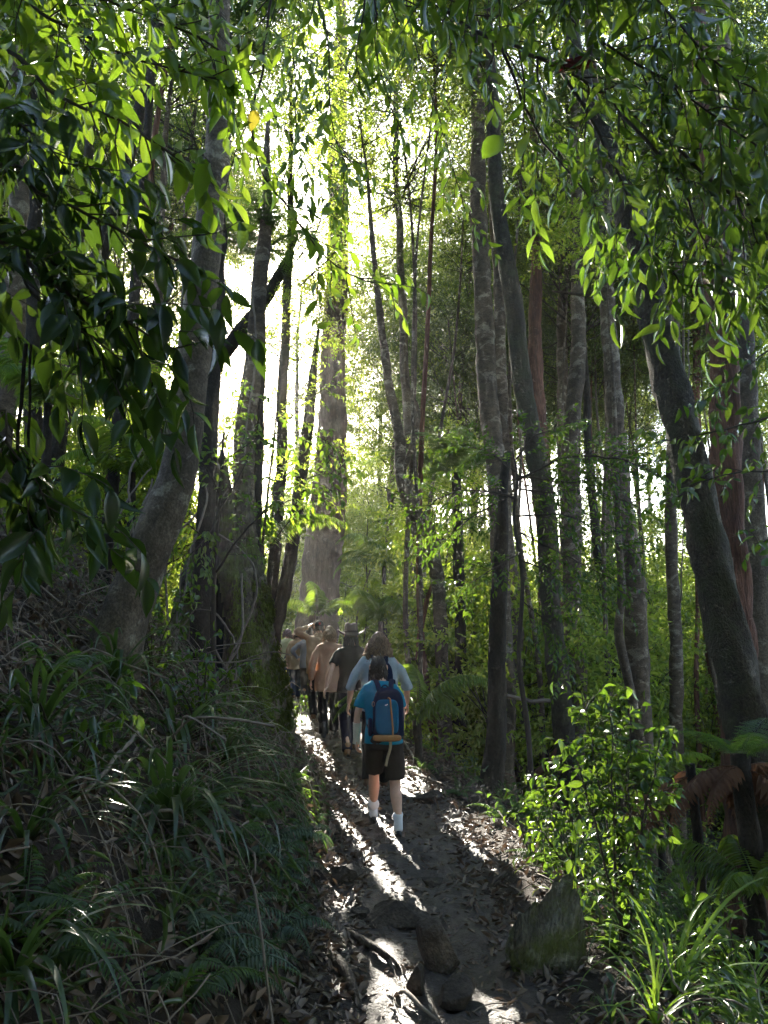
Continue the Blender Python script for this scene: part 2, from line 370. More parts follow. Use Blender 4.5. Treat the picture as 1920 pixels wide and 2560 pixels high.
# ------------------------------------------------------------------ crowns
def crown_mesh(name, seed, rx, rz, ncl, nl, L, mats, clump=.75, shell=.45, tiny=True, low=-1.0):
    g = np.random.default_rng(seed); mb = MB()
    c = []
    while len(c) < ncl:
        p = g.uniform(-1, 1, 3)
        q = np.linalg.norm(p)
        if q > 1 or q < shell * g.uniform(0, 1) or p[2] < low: continue
        c.append(p * np.array([rx, rx, rz]))
    c = np.array(c)
    lobes = unit(g.standard_normal((5, 3))) * np.array([rx, rx, rz]) * .25          # uneven outline
    c = c + lobes[g.integers(0, 5, ncl)]
    size = clump * g.uniform(.6, 1.3, ncl)
    # limbs from the axis to the clumps
    for p in c[:: max(1, ncl // 26)]:
        a = np.array([p[0] * .05, p[1] * .05, max(-rz * 1.02, p[2] - (np.hypot(p[0], p[1])) * .8 - .3)])
        m = a + (p - a) * .5 + np.array([0, 0, -.10 * np.linalg.norm(p - a)]) + g.normal(0, .28, 3)
        ln = np.linalg.norm(p - a)
        add_tube(mb, spline([a, m, p], .35), np.linspace(.006 + .006 * ln, .004, len(spline([a, m, p], .35))), 4, 1, cap=False)
    k = ncl * nl; ci = np.repeat(np.arange(ncl), nl)
    nt_ = 5; td = unit(g.standard_normal((ncl, nt_, 3)) * np.array([1, 1, .45]) + unit(c)[:, None] * .5)
    ti = g.integers(0, nt_, k); t = g.uniform(.05, 1, k) ** .8
    d0 = td[ci, ti]; pos = c[ci] + d0 * (t * size[ci])[:, None] + g.normal(0, .09, (k, 3)) * size[ci][:, None]
    pos[:, 2] -= .18 * (t ** 2) * size[ci]
    d = unit(d0 * .8 + g.standard_normal((k, 3)) * .75 + np.array([0, 0, -.35]))
    n = unit(g.standard_normal((k, 3)) * .75 + np.array([0, 0, .8]))
    LL = L * g.uniform(.6, 1.25, k)
    add_leaves(mb, T_TINY if tiny else T_LANCE, pos, d, n, LL, LL * g.uniform(.36, .5, k))
    return mb.mesh(name, mats)
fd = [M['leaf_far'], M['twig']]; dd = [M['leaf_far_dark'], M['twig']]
CR = {
 'dense0': crown_mesh('crown', 1, 2.6, 3.0, 150, 150, .10, fd),
 'dense1': crown_mesh('crown', 2, 2.9, 2.4, 150, 150, .095, fd),
 'dense2': crown_mesh('crown', 3, 2.2, 3.6, 150, 150, .10, dd),
 'dense3': crown_mesh('crown', 4, 3.0, 2.6, 170, 140, .09, dd),
 'sparse0': crown_mesh('crown', 5, 2.6, 2.8, 70, 110, .10, fd, .8),
 'sparse1': crown_mesh('crown', 6, 2.3, 3.4, 65, 110, .10, fd, .8),
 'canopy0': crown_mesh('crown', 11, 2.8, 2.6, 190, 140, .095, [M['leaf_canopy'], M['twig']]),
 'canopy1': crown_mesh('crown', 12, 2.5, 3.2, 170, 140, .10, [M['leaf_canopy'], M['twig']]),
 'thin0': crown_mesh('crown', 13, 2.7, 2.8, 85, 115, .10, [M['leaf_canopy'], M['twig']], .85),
 'small0': crown_mesh('crown', 7, 1.1, 1.6, 55, 90, .085, fd, .5),
 'small1': crown_mesh('crown', 8, 1.3, 1.2, 55, 90, .085, fd, .5),
 'small2': crown_mesh('crown', 9, 1.0, 1.9, 60, 80, .09, dd, .5),
}
# ------------------------------------------------------------------ trunks
def trunk_mesh(name, pts, rad, mat, sides=14, rough=.10, seed=0, origin=(0, 0, 0), limbs=(), flare=1.5, step=.16):
    """pts rows xyz from the base up, rad per row"""
    A = spline(np.concatenate([np.asarray(pts, float), np.asarray(rad, float)[:, None]], 1), step)
    s = np.concatenate([[0], np.cumsum(np.linalg.norm(np.diff(A[:, :3], axis=0), axis=1))])
    g = np.random.default_rng(seed)
    for ax in (0, 1): A[:, ax] += .35 * min(.11, A[:, 3].mean()) * (np.sin(s * g.uniform(.5, 1.1) + g.uniform(0, 6)) + .5 * np.sin(s * g.uniform(1.5, 2.6) + g.uniform(0, 6))) * np.clip(s / 1.5, 0, 1)
    r = A[:, 3] * (1 + (flare - 1) * np.exp(-s / (2.2 * rad[0] + .12)))
    mb = MB(); add_tube(mb, A[:, :3], r, sides, 0, rough=rough, seed=seed)
    for lp, lr in limbs:
        Q = spline(lp, .15); add_tube(mb, Q, np.linspace(lr, lr * .35, len(Q)), 6, 0, rough=.12, seed=seed + 1)
    return mb.mesh(name, mat, origin=origin)
def tree(name, label, pix, Y, bark, crown=None, cscale=1.0, top=None, group=None, dy=0.0, seed=0, rough=.10, sides=14, crown_dz=.8, flare=1.5, limbs=(), base_ground=True):
    """pix: (px, py, width in px) from the base up, on the plane y = Y (dy: lean away per metre of height)"""
    pts = []; rad = []
    for k, (px, py, wd) in enumerate(pix):
        p = at(px, py, Y)
        if dy and k: p = at(px, py, Y + dy * max(0, p[2] - pts[0][2]))
        r = ray(px, py); depth = p[1] / r[1]
        pts.append(p); rad.append(wd / 2 / F * depth)
    if base_ground:
        b = pts[0]; gz = Hs(b[0], b[1])
        if b[2] > gz - .1:
            d = unit(pts[0] - pts[1]); d = d / max(.3, -d[2]); e = b + d * (b[2] - gz + .0)
            gz = Hs(e[0], e[1]); e = b + d * max(.05, b[2] - gz + .25)
            pts.insert(0, e); rad.insert(0, rad[0] * 1.08)
    if top:                                      # carry on above the frame to that height
        d = unit(pts[-1] - pts[-2]); d[:2] *= .6; d = d / max(.4, d[2]); n = 3
        a = pts[-1].copy(); r0 = rad[-1]
        for q in range(1, n + 1):
            pts.append(a + d * (top - a[2]) * q / n); rad.append(r0 * (1 - .75 * q / n))
    base = pts[0].copy(); base[2] = Hs(base[0], base[1])
    root = thing(name, label, 'tree', base, group=group)
    lm = [([at(*q[:2], Y + q[2]) for q in l[0]], px_size(l[1] / 2, Y)) for l in limbs]
    link('trunk', trunk_mesh('trunk', pts, rad, M[bark], sides, rough, seed, base, lm, flare), root)
    if crown:
        for cn, off, s in (crown if isinstance(crown, list) else [(crown, (0, 0, crown_dz), cscale)]):
            o = link('crown', CR[cn], root, pts[-1] - base + np.array(off))
            o.scale = (s, s, s * random.uniform(.85, 1.15)); o.rotation_euler = (0, 0, random.uniform(0, 6.28)); o['kind'] = 'stuff'
    return root

# near and middle trees that the photograph shows one by one
tree('leaning_tree', 'pale grey smooth trunk leaning right across the left bank', [(270, 1700, 120), (330, 1480, 104), (425, 1210, 92), (480, 900, 82), (520, 600, 70), (545, 300, 60), (560, 0, 52)], 6.0, 'bark_pale', 'sparse1', 1.0, 11, seed=1, rough=.05, sides=20, crown_dz=1.5)
tree('vine_covered_tree', 'dark mottled trunk rising behind the hollow mossy stump', [(615, 1420, 60), (612, 1250, 56), (622, 1050, 52), (635, 900, 46), (650, 760, 40), (655, 640, 36)], 11.6, 'bark_grey', None, 1, 10.5, seed=2, crown_dz=1.0)
tree('leaning_tree', 'slanting dark trunk crossing in front of the sun glare', [(505, 960, 30), (560, 890, 34), (612, 815, 34), (655, 760, 30), (700, 690, 26)], 15.5, 'bark_dark', 'sparse0', .7, 10.5, seed=3, base_ground=True)
tree('slender_tree', 'slim dark trunk left of the big fibrous trunk', [(672, 1560, 32), (684, 1400, 30), (697, 1200, 28), (708, 1000, 25), (716, 830, 22), (722, 600, 18)], 15.5, 'bark_dark', 'sparse1', .8, 15, seed=4)
tree('leaning_tree', 'dark trunk leaning right just left of the big fibrous trunk', [(684, 1600, 36), (712, 1440, 33), (738, 1300, 32), (765, 1130, 30), (785, 960, 22)], 15.5, 'bark_dark', 'small0', .8, 8.3, seed=5)
tree('giant_tree', 'largest trunk with reddish brown fibrous bark behind the walkers', [(786, 1640, 118), (800, 1500, 100), (815, 1300, 92), (828, 1100, 74), (836, 900, 62), (842, 640, 54), (846, 380, 46)], 23.0, 'bark_fibre', 'sparse0', 1.3, 27, seed=6, sides=26, rough=.06, flare=1.15)
tree('twisting_tree', 'thin crooked grey tree bending above the curly haired walker', [(1116, 1905, 38), (1108, 1720, 34), (1096, 1560, 34), (1085, 1420, 36), (1070, 1330, 40), (1030, 1270, 36), (1003, 1190, 30), (1000, 1090, 26), (985, 1000, 24), (965, 880, 20), (945, 760, 17)], 12.6, 'bark_grey', 'sparse1', .7, 11, seed=7,
     limbs=[([(1008, 1180, 0), (1040, 1080, .2), (1044, 1020, .3), (1018, 960, .3), (1010, 850, .4)], 16)])
tree('tall_tree', 'brown grey trunk with peeling scars, right of the crooked tree', [(1262, 1960, 50), (1256, 1700, 46), (1250, 1500, 46), (1244, 1300, 46), (1236, 1100, 50), (1222, 900, 48), (1206, 700, 44), (1196, 500, 40), (1188, 300, 34)], 12.0, 'bark_grey', 'dense0', 1.0, 15, seed=8, crown_dz=1)
tree('tall_tree', 'dark mossy trunk curving left as it rises beside the scarred trunk', [(1420, 2130, 60), (1412, 1900, 56), (1396, 1600, 52), (1368, 1320, 50), (1330, 1120, 48), (1296, 920, 48), (1275, 720, 44), (1258, 540, 38), (1243, 400, 34)], 10.2, 'bark_moss', 'dense2', .9, 13, seed=9)
tree('slender_tree', 'near-black narrow trunk standing at the right edge of the path', [(1222, 2010, 52), (1240, 1800, 46), (1247, 1600, 44), (1254, 1400, 38), (1262, 1250, 28), (1275, 1130, 18)], 9.4, 'bark_dark', None, 1, None, seed=10, rough=.12)
tree('tall_tree', 'stout brown mottled trunk just right of the near-black trunk', [(1310, 2010, 66), (1296, 1840, 56), (1290, 1650, 50), (1284, 1480, 46), (1262, 1300, 46), (1250, 1000, 36)], 13.2, 'bark_grey', 'small2', 1.2, 14, seed=11)
tree('tall_tree', 'reddish brown trunk half hidden by the dark leafy sapling', [(1398, 1900, 58), (1392, 1700, 56), (1382, 1500, 52), (1368, 1330, 50), (1350, 1150, 46), (1345, 900, 36)], 14.5, 'bark_red', 'sparse0', .9, 15, seed=12)
tree('tall_tree', 'pale ringed trunk standing upright behind the leafy sapling', [(1442, 2150, 54), (1438, 1900, 50), (1435, 1600, 46), (1434, 1300, 44), (1434, 1000, 40), (1440, 800, 36), (1444, 520, 30)], 12.4, 'bark_grey', 'dense1', 1.0, 16, seed=13)
tree('slender_tree', 'thin pale trunk pressed close to the pale ringed trunk', [(1412, 1300, 28), (1408, 1000, 27), (1404, 700, 22), (1400, 400, 18)], 16.5, 'bark_grey', 'sparse1', .9, 19, seed=14)
tree('tall_tree', 'pale grey patchy trunk bending left at eye level, right of centre', [(1612, 1950, 58), (1600, 1780, 56), (1580, 1560, 56), (1565, 1350, 50), (1552, 1150, 46), (1540, 1000, 42), (1524, 800, 38), (1508, 560, 32)], 10.8, 'bark_grey', 'dense3', .9, 15, seed=15,
     limbs=[([(1520, 770, 0), (1490, 745, .2), (1440, 735, .4), (1380, 728, .5)], 14)])
tree('leaning_tree', 'thick dark mossy trunk leaning left across the right side', [(1935, 1990, 112), (1890, 1850, 106), (1850, 1680, 100), (1792, 1450, 92), (1735, 1230, 86), (1690, 1050, 82), (1640, 850, 80), (1580, 620, 70), (1530, 450, 58), (1490, 300, 46), (1465, 200, 40)], 6.4, 'bark_moss', 'sparse0', .8, 10.5, seed=16, rough=.13, sides=26)
tree('red_tree', 'straight trunk with stringy red bark at the right edge', [(1900, 2480, 128), (1880, 2250, 112), (1862, 2000, 100), (1848, 1750, 92), (1836, 1500, 88), (1822, 1250, 80), (1806, 1000, 72), (1790, 720, 62), (1780, 450, 52)], 7.6, 'bark_red', 'sparse0', .9, 13, seed=17, sides=24, rough=.09)
tree('pale_tree', 'pale blotched trunk beside the stringy red trunk', [(1935, 2250, 66), (1918, 1950, 64), (1902, 1700, 62), (1886, 1400, 58), (1868, 1100, 54), (1850, 820, 50), (1838, 560, 44)], 8.6, 'bark_pale', 'dense1', .8, 14, seed=18, rough=.05, sides=20)
tree('slender_tree', 'thin grey pole trunk in front of the leaning mossy trunk', [(1690, 1900, 34), (1686, 1650, 32), (1682, 1400, 30), (1684, 1150, 28), (1688, 900, 24)], 13.6, 'bark_grey', 'small0', 1.3, 13, seed=19)
tree('slender_tree', 'thin curved sapling crossing the patchy grey trunk', [(1600, 1830, 22), (1572, 1700, 24), (1548, 1580, 22), (1556, 1480, 20), (1548, 1330, 16)], 10.2, 'bark_grey', 'small1', .9, 7, seed=20)
# left side trunks behind the big leaves
for k, (lab, bark, pix, Y, cr) in enumerate([
    ('rough dark trunk rising at the far left edge behind big leaves', 'bark_grey', [(18, 900, 56), (30, 700, 52), (45, 500, 46), (50, 250, 40)], 10.5, 'dense3'),
    ('dark trunk second from the left edge, behind hanging leaves', 'bark_dark', [(80, 850, 42), (78, 650, 40), (95, 450, 36), (70, 200, 30)], 12.5, 'dense2'),
    ('dark leaning trunk seen behind the upper left leaves', 'bark_dark', [(205, 830, 44), (240, 660, 42), (300, 470, 38), (345, 330, 34), (385, 160, 28)], 12.0, 'dense3'),
    ('slim black trunk left of the pale leaning trunk', 'bark_dark', [(275, 1230, 32), (288, 1100, 30), (330, 880, 28), (345, 650, 26)], 11.0, 'small2'),
    ('short red brown trunk on the bank left of the pale leaning trunk', 'bark_red', [(272, 1260, 34), (284, 1130, 32), (300, 1020, 28), (320, 900, 24)], 12.6, 'small0'),
    ('slim brown trunk on the bank crest behind the pale leaning trunk', 'bark_grey', [(385, 1180, 30), (382, 1060, 28), (388, 900, 26), (398, 700, 22)], 14.0, 'sparse1')]):
    tree('bank_tree', lab, pix, Y, bark, cr, .9, 15, seed=40 + k, crown_dz=.6)

# ------------------------------------------------------------------ far forest
SP = np.array([-.3, 9.0, .9])
SEED = np.array([[float(pathc(y)) + o, y, float(pathz(y)) + z] for y in (4, 6, 8, 10, 12, 14, 16.5, 19) for o in (-.5, .5) for z in (.2, 1.3)])
SEED_CAM = np.array([[0, 0, 1.6], [-1.0, 3.0, 4.2]])
def near_sun(p, r, far=True):                  # does a crown of that radius stand in the gap the sun shines through?
    S_ = np.concatenate([SEED, SEED_CAM]) if far else SEED
    v = p - S_; t = v @ SUN; d = np.linalg.norm(v - t[:, None] * SUN, axis=1) - r
    d = np.where(t > 0, d, 9); return float(d.min())
FAR_L = {'c': ('slim far trunk in the bright undergrowth beyond the walkers', 'far trees beyond the walkers'),
         'r': ('thin far trunk among many in the gully to the right', 'far trees in the right gully'),
         'p': ('slender pole-like trunk in the right gully with no low branches', 'slender poles in the right gully'),
         'l': ('thin dark trunk high on the wooded slope to the left', 'far trees on the left slope')}
g = np.random.default_rng(5)
placed = []
def far_tree(x, y, hgt, rad, bark, crown, cs, zone, lean=.06, low=False, czf=None):
    z = Hs(x, y); base = np.array([x, y, z])
    dx, dyy = g.normal(0, lean, 2)
    n = 6; t = np.linspace(0, 1, n)
    pts = np.stack([dx * hgt * t + .25 * np.sin(t * 5 + g.uniform(0, 6)), dyy * hgt * t, hgt * t - .3 * (1 - t)], 1); pts[0, :2] = 0
    lab, grp = FAR_L[zone]
    root = thing('forest_tree', lab, 'tree', base, group=grp)
    link('trunk', trunk_mesh('trunk', pts, rad * np.linspace(1, .35, n), M[bark], 8, .06, int(g.integers(1e6)), step=.4, flare=1.25), root)
    for (cn, dz, s) in crown:
        c = pts[-1] * dz
        o = link('crown', CR[cn], root, c); o.scale = (s, s, s * g.uniform(.85, 1.2)); o.rotation_euler = (0, 0, g.uniform(0, 6.28)); o['kind'] = 'stuff'
    return root
barks = ['bark_grey', 'bark_dark', 'bark_grey', 'bark_red', 'bark_pale', 'bark_moss']
big = ['dense0', 'dense1', 'dense2', 'dense3', 'sparse0', 'sparse1']
cnt = 0
for row, (Y0, dxs, h0, h1, fr) in enumerate([(15, 4.2, 15, 20, (.98, .82)), (19, 4.2, 16, 22, (.98, .82)), (23.5, 4.2, 17, 24, (.98, .84, .7)), (28.5, 4.6, 18, 25, (.98, .84, .7)), (33, 3.6, 16, 23, (.97, .83, .7)), (35, 4.5, 5, 8, (.95, .5)), (43, 4.4, 20, 27, (.97, .84)), (58, 5.0, 26, 34, (.97, .86, .75))]):
    hw = .54 * Y0 + 3
    for xx in np.arange(-hw, hw, dxs):
        x = xx + g.uniform(-1, 1) * dxs * .4; y = Y0 + g.uniform(-1.6, 1.6)
        if abs(x - pathc(y)) < 1.3 and y < 26: continue
        if row == 0 and abs(x) < 4.5: continue
        if Y0 == 33 and not -2.4 < x < 10: continue
        z0 = Hs(x, y); hgt = g.uniform(h0, h1)
        if y < 31 and min(near_sun(np.array([x, y, z0 + q]), .2, False) for q in (2, 3, 4, 5, 6, 7, 8, 9)) < .1: continue
        zone = 'c' if -.2 < x / y < .14 else ('r' if x > 0 else 'l')
        cr = []
        for frac in fr:
            if g.uniform() < .1: continue
            s = g.uniform(.8, 1.15) * (1 + Y0 / 110)
            cn = ('canopy0', 'dense1', 'thin0', 'dense2', 'thin0', 'sparse0')[g.integers(0, 6)]
            if Y0 > 40 or Y0 == 33: cn = ('thin0', 'thin0', 'sparse0')[g.integers(0, 3)]
            p = np.array([x, y, z0 + hgt * frac])
            d = near_sun(p, 2.3 * s)
            if d < (-1.0 if Y0 < 40 else -1.3): continue
            if d < .6: cn = 'thin0'; s *= .75
            cr.append((cn, frac, s))
        far_tree(x, y, hgt, g.uniform(.09, .2), barks[g.integers(0, 6)], cr, 1, zone); cnt += 1
# young forest far behind the walkers, low enough for the sun to clear it
for k, (x, y) in enumerate([(-15, 50), (-12.5, 47), (-10.5, 50), (-8.5, 46), (-7, 51), (-5.2, 47), (-3.5, 50), (-2, 46), (-.3, 50), (1.5, 47), (-9.5, 41), (-6.2, 40), (-4.4, 41.5), (-2.6, 39.5), (-.9, 41), (3.2, 46), (5, 50), (7, 46), (9, 50), (11, 46), (13, 50), (15.5, 47), (18, 50), (21, 47), (.8, 39), (4, 40)]):
    z0 = Hs(x, y); hgt = g.uniform(7.5, 9.5) * (1 if y > 45 else .8) * (1.75 if -4.5 < x < 2.5 else 1)
    far_tree(x, y, hgt, g.uniform(.07, .12), barks[g.integers(0, 6)], [(('dense0', 'dense1', 'sparse0')[k % 3], f, g.uniform(.8, 1.05)) for f in ((.95, .75, .55, .35) if -4.5 < x < 2.5 else (.92, .6, .3))], 1, 'c' if x < 3 else 'r')
for x, y, z in [(-11.5, 54, 15.5), (-6.0, 52, 16.5), (-3.4, 54, 17.5), (-4.6, 56, 20.5), (-1.5, 52, 16), (-.6, 55, 20), (-13, 57, 20)]:
    z0 = Hs(x, y); far_tree(x, y, z - z0, .1, 'bark_grey', [('thin0', 1.0, g.uniform(.8, 1.0))], 1, 'c')
# slim poles standing in the right gully and behind the walkers
for k in range(34):
    y = g.uniform(11.5, 26); x = y * g.uniform(.03, .5)
    if near_sun(np.array([x, y, 3.0]), .2, False) < .1: continue
    hgt = g.uniform(11, 16)
    far_tree(x, y, hgt, g.uniform(.03, .065), ('bark_pale', 'bark_grey', 'bark_red', 'bark_grey')[k % 4], [('thin0', 1.0, g.uniform(.45, .7))], 1, 'p', .03)
# understorey
UND = {'c': ('leafy young tree glowing green beyond the walkers', 'young trees beyond the walkers'),
       'r': ('leafy young tree with bright leaves in the right gully', 'young trees in the right gully'),
       'l': ('leafy young tree on the left bank behind the pale trunk', 'young trees on the left bank')}
FAR_L_keep = FAR_L
FAR_L = UND
for row, (Y0, dxs) in enumerate([(13.5, 3.4), (16, 3.0), (19, 2.9), (23, 2.7), (28, 2.7), (34, 3.0), (42, 3.6)]):
    hw = .54 * Y0 + 1.5
    for xx in np.arange(-hw, hw, dxs):
        x = xx + g.uniform(-1, 1) * dxs * .45; y = Y0 + g.uniform(-1.2, 1.2)
        if abs(x - pathc(y)) < 1.5 and y < 24: continue
        if Y0 < 15 and -3 < x < 2: continue
        z0 = Hs(x, y); hgt = g.uniform(1.6, {13.5: 5.5, 16: 5.5, 19: 5.5, 23: 7, 28: 8, 34: 7, 42: 7}[Y0])
        zone = 'c' if -.2 < x / y < .14 else ('r' if x > 0 else 'l')
        cr = []
        for frac in (.98, .6, .3):
            s = g.uniform(.85, 1.3) * (1 + Y0 / 60)
            p = np.array([x, y, z0 + hgt * frac])
            d = near_sun(p, 1.25 * s, False)
            if d < .25: continue
            cr.append(('small%d' % g.integers(0, 3), frac, s))
        far_tree(x, y, hgt, g.uniform(.025, .06), barks[g.integers(0, 4)], cr, 1, zone, .10)

# the same forest goes on behind and beside the camera
FAR_L = {'b': ('tall forest tree standing behind the photographer', 'trees behind the photographer')}
for x, y in [(-5, -3), (-2.4, -5.5), (3.2, -4.5), (6, -2.5), (0.9, -9), (-6.5, -9), (6.5, -9), (-10, -4), (10, -6), (-3, -13), (4, -14), (7.5, 2.0), (-8, 2.5)]:
    hgt = g.uniform(11, 16)
    far_tree(x, y, hgt, g.uniform(.12, .2), barks[g.integers(0, 6)], [(big[g.integers(0, 4)], f, g.uniform(1.0, 1.3)) for f in (.98, .75, .5)], 1, 'b')
# ------------------------------------------------------------------ leaves as parts
UNIT_LEAF = {}
def unit_leaf(mat, tpl, key):
    k = (mat, key)
    if k not in UNIT_LEAF:
        v, q, t = tpl; mb = MB(); mb.v = [v]; mb.n = len(v); mb.f = [x for x in (q, t) if len(x)]; mb.m = [np.zeros(len(x), int) for x in mb.f]
        UNIT_LEAF[k] = mb.mesh('leaf', M[mat])
    return UNIT_LEAF[k]
def frame(p, d, n, L, W):
    d = unit(d); s = unit(np.cross(n, d)); n = np.cross(d, s)
    m = Matrix.Identity(4)
    for r_ in range(3):
        m[r_][0] = d[r_] * L; m[r_][1] = s[r_] * W; m[r_][2] = n[r_] * L; m[r_][3] = p[r_]
    return m
def place_leaves(root, base, Ls, mat, tpl, key, maxparts=300, extra=None):
    """Ls: list of (pos, dir, normal, length, width); nearest ones are objects, the rest one part"""
    vis = []
    for l in Ls:
        v = l[0] - CAM; dep = v[1] * cp + v[2] * sp
        if dep > .3:
            up = -v[1] * sp + v[2] * cp
            inside = abs(v[0] / dep) < .52 and abs(up / dep) < .69
            vis.append((l[3] / dep if inside else 0, l))
        else: vis.append((0, l))
    vis.sort(key=lambda q: -q[0]); me = unit_leaf(mat, tpl, key)
    parts = [l for s, l in vis[:maxparts] if s > 0]; rest = [l for s, l in vis if s <= 0] + [l for s, l in vis[maxparts:] if s > 0]
    for p, d, n, L, W in parts: link('leaf', me, root, mat=frame(p - base, d, n, L, W))
    if rest:
        mb = MB(); a = [np.array([l[i] for l in rest]) for i in range(5)]
        add_leaves(mb, tpl, a[0] - base, a[1], a[2], a[3], a[4]); o = link('foliage', mb.mesh('foliage', M[mat]), root); o['kind'] = 'stuff'
def leafy(name, label, cat, limbs, spec, trunk=None, seed=0, base=None, group=None, explicit=()):
    """limbs: list of (3d points, radius). spec: L, W, gap, tlen, lgap, droop, mat, tpl, key, bark, parts"""
    g = np.random.default_rng(seed); Ls = []; mb = MB(); S = spec
    if base is None: base = np.array(trunk[0][0])
    base = np.asarray(base, float)
    def leaf_run(Q, first=.25):
        s = np.concatenate([[0], np.cumsum(np.linalg.norm(np.diff(Q, axis=0), axis=1))]); side = 1
        for t in np.arange(s[-1] * first, s[-1] + .001, S['lgap']):
            p = np.array([np.interp(t, s, Q[:, i]) for i in range(3)]); k = min(len(Q) - 2, int(np.searchsorted(s, t)) - 1 if t > 0 else 0)
            tg = unit(Q[k + 1] - Q[k]); sd = unit(np.cross(tg, [0, 0, 1]) + 1e-6) * side; side = -side
            d = unit(tg * g.uniform(.3, .9) + sd * g.uniform(.5, 1.0) + np.array([0, 0, -S['droop'] * g.uniform(.3, 1.5)]) + g.normal(0, .22, 3))
            n = unit(np.array([0, 0, .9]) + g.normal(0, S.get('spin', .55), 3))
            L = S['L'] * g.uniform(.6, 1.25); Ls.append((p, d, n, L, L * S['W'] * g.uniform(.85, 1.15)))
        p = Q[-1]; L = S['L'] * g.uniform(.8, 1.15); Ls.append((p, unit(Q[-1] - Q[-2] + np.array([0, 0, -.2])), unit(np.array([0, 0, 1]) + g.normal(0, .5, 3)), L, L * S['W']))
    for pts, r in limbs:
        Q = spline(pts, .08); wob = np.cumsum(g.normal(0, .006, Q.shape), axis=0); Q = Q + wob
        lm = MB(); add_tube(lm, Q, np.linspace(r, max(.003, r * .25), len(Q)), 7, rough=.1, seed=seed)
        mb.v += lm.v and [lm.v[0]] or []; mb.f += [f + mb.n for f in lm.f]; mb.m += lm.m; mb.n += lm.n
        s = np.concatenate([[0], np.cumsum(np.linalg.norm(np.diff(Q, axis=0), axis=1))])
        for t in np.arange(S.get('start', .15) * s[-1], s[-1], S['gap']):
            p = np.array([np.interp(t, s, Q[:, i]) for i in range(3)]); k = max(0, min(len(Q) - 2, int(np.searchsorted(s, t)) - 1))
            tg = unit(Q[k + 1] - Q[k]); a = unit(np.cross(tg, rnd_unit(1, g)[0]))
            d = unit(tg * .7 + a * .8 + np.array([0, 0, -.25 * S['droop']])); ln = S['tlen'] * g.uniform(.45, 1.2)
            T = np.array([p, p + d * ln * .4, p + d * ln * .75 + np.array([0, 0, -.08 * ln * S['droop']]), p + d * ln + np.array([0, 0, -.25 * ln * S['droop']])])
            T = spline(T + g.normal(0, .012, T.shape) * np.array([[0], [1], [1], [1]]), .06)
            add_tube(mb, T, np.linspace(max(.0025, r * .25), .0015, len(T)), 4, cap=False); leaf_run(T)
        leaf_run(Q[int(len(Q) * .7):], .1)
    root = thing(name, label, cat, base, group=group)
    if trunk is not None:
        tp, tr = trunk; A = spline(np.concatenate([np.asarray(tp, float), np.asarray(tr, float)[:, None]], 1), .12)
        tm = MB(); add_tube(tm, A[:, :3], A[:, 3], 10, rough=.07, seed=seed); link('trunk' if cat == 'tree' else 'stem', tm.mesh('trunk', M[S.get('tbark', S['bark'])], origin=base), root)
    if mb.n: link('branches', mb.mesh('branches', M[S['bark']], origin=base), root)
    place_leaves(root, base, Ls, S['mat'], S['tpl'], S['key'], S.get('parts', 300))
    for p, d, n, L, W, mat in explicit: link('leaf', unit_leaf(mat, T_OVAL, 'oval'), root, mat=frame(np.asarray(p) - base, d, n, L, W))
    return root
def PX(*l): return [at(*q) for q in l]
def trunk_to(x, y, top, r0=.09, r1=.05, lean=(0, 0)):
    z = Hs(x, y); return (np.array([[x, y, z - .2], [x + lean[0] * .4, y + lean[1] * .4, z + (top - z) * .5], [x + lean[0], y + lean[1], top]]), [r0, (r0 + r1) / 2, r1])

BIG = dict(L=.135, W=.36, gap=.062, tlen=.34, lgap=.05, droop=.55, spin=.8, mat='leaf_big', tpl=T_OVAL, key='oval', bark='twig', tbark='bark_grey', start=.28)
tA = trunk_to(-2.55, 3.1, 5.6); ka = lambda z: [np.array([-2.55, 3.1, z])]
leafy('broadleaf_tree', 'tree with big sunlit oval leaves hanging into the top left corner', 'tree', [
    (ka(3.1) + PX((-60, 180, 2.9), (140, 270, 2.8), (300, 335, 2.8), (505, 470, 2.9)), .016),
    (ka(3.6) + PX((-60, -10, 3.0), (130, 80, 2.9), (320, 170, 2.9), (540, 250, 3.0)), .015),
    (ka(4.2) + PX((-60, -150, 3.2), (170, -50, 3.0), (400, 30, 3.0), (580, 110, 3.1)), .015),
    (ka(3.4) + PX((-60, 90, 3.1), (60, 130, 3.1), (190, 200, 3.1), (300, 240, 3.1)), .012)], BIG, tA, 101,
    explicit=[(at(640, 275, 3.1), (-.2, 0, -1), (.3, -1, .1), .10, .05, 'leaf_yellow')])
tB = trunk_to(-2.2, 2.1, 4.6, .08); kb = lambda z: [np.array([-2.2, 2.1, z])]
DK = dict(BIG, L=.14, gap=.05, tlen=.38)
leafy('broadleaf_tree', 'tree with oval leaves tinted dark for shade, reaching in from the left edge', 'tree', [
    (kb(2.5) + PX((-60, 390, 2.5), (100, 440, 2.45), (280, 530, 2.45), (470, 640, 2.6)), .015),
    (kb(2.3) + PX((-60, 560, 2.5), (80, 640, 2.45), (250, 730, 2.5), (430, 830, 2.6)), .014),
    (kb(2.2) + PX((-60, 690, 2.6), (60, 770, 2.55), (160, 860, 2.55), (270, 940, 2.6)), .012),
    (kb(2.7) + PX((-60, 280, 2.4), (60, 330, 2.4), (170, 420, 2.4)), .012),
    (kb(1.9) + PX((-60, 1000, 2.5), (20, 1080, 2.5), (90, 1190, 2.5), (120, 1290, 2.5)), .008)], dict(DK, start=.3, mat='leaf_shade_tint'), tB, 102)
tC = trunk_to(-1.75, -1.3, 6.6, .12, .07); kc = [np.array([-1.75, -1.3, 6.2])]
CEN = dict(BIG, L=.105, gap=.10, tlen=.40, lgap=.055, droop=.75, spin=.9, start=.42)
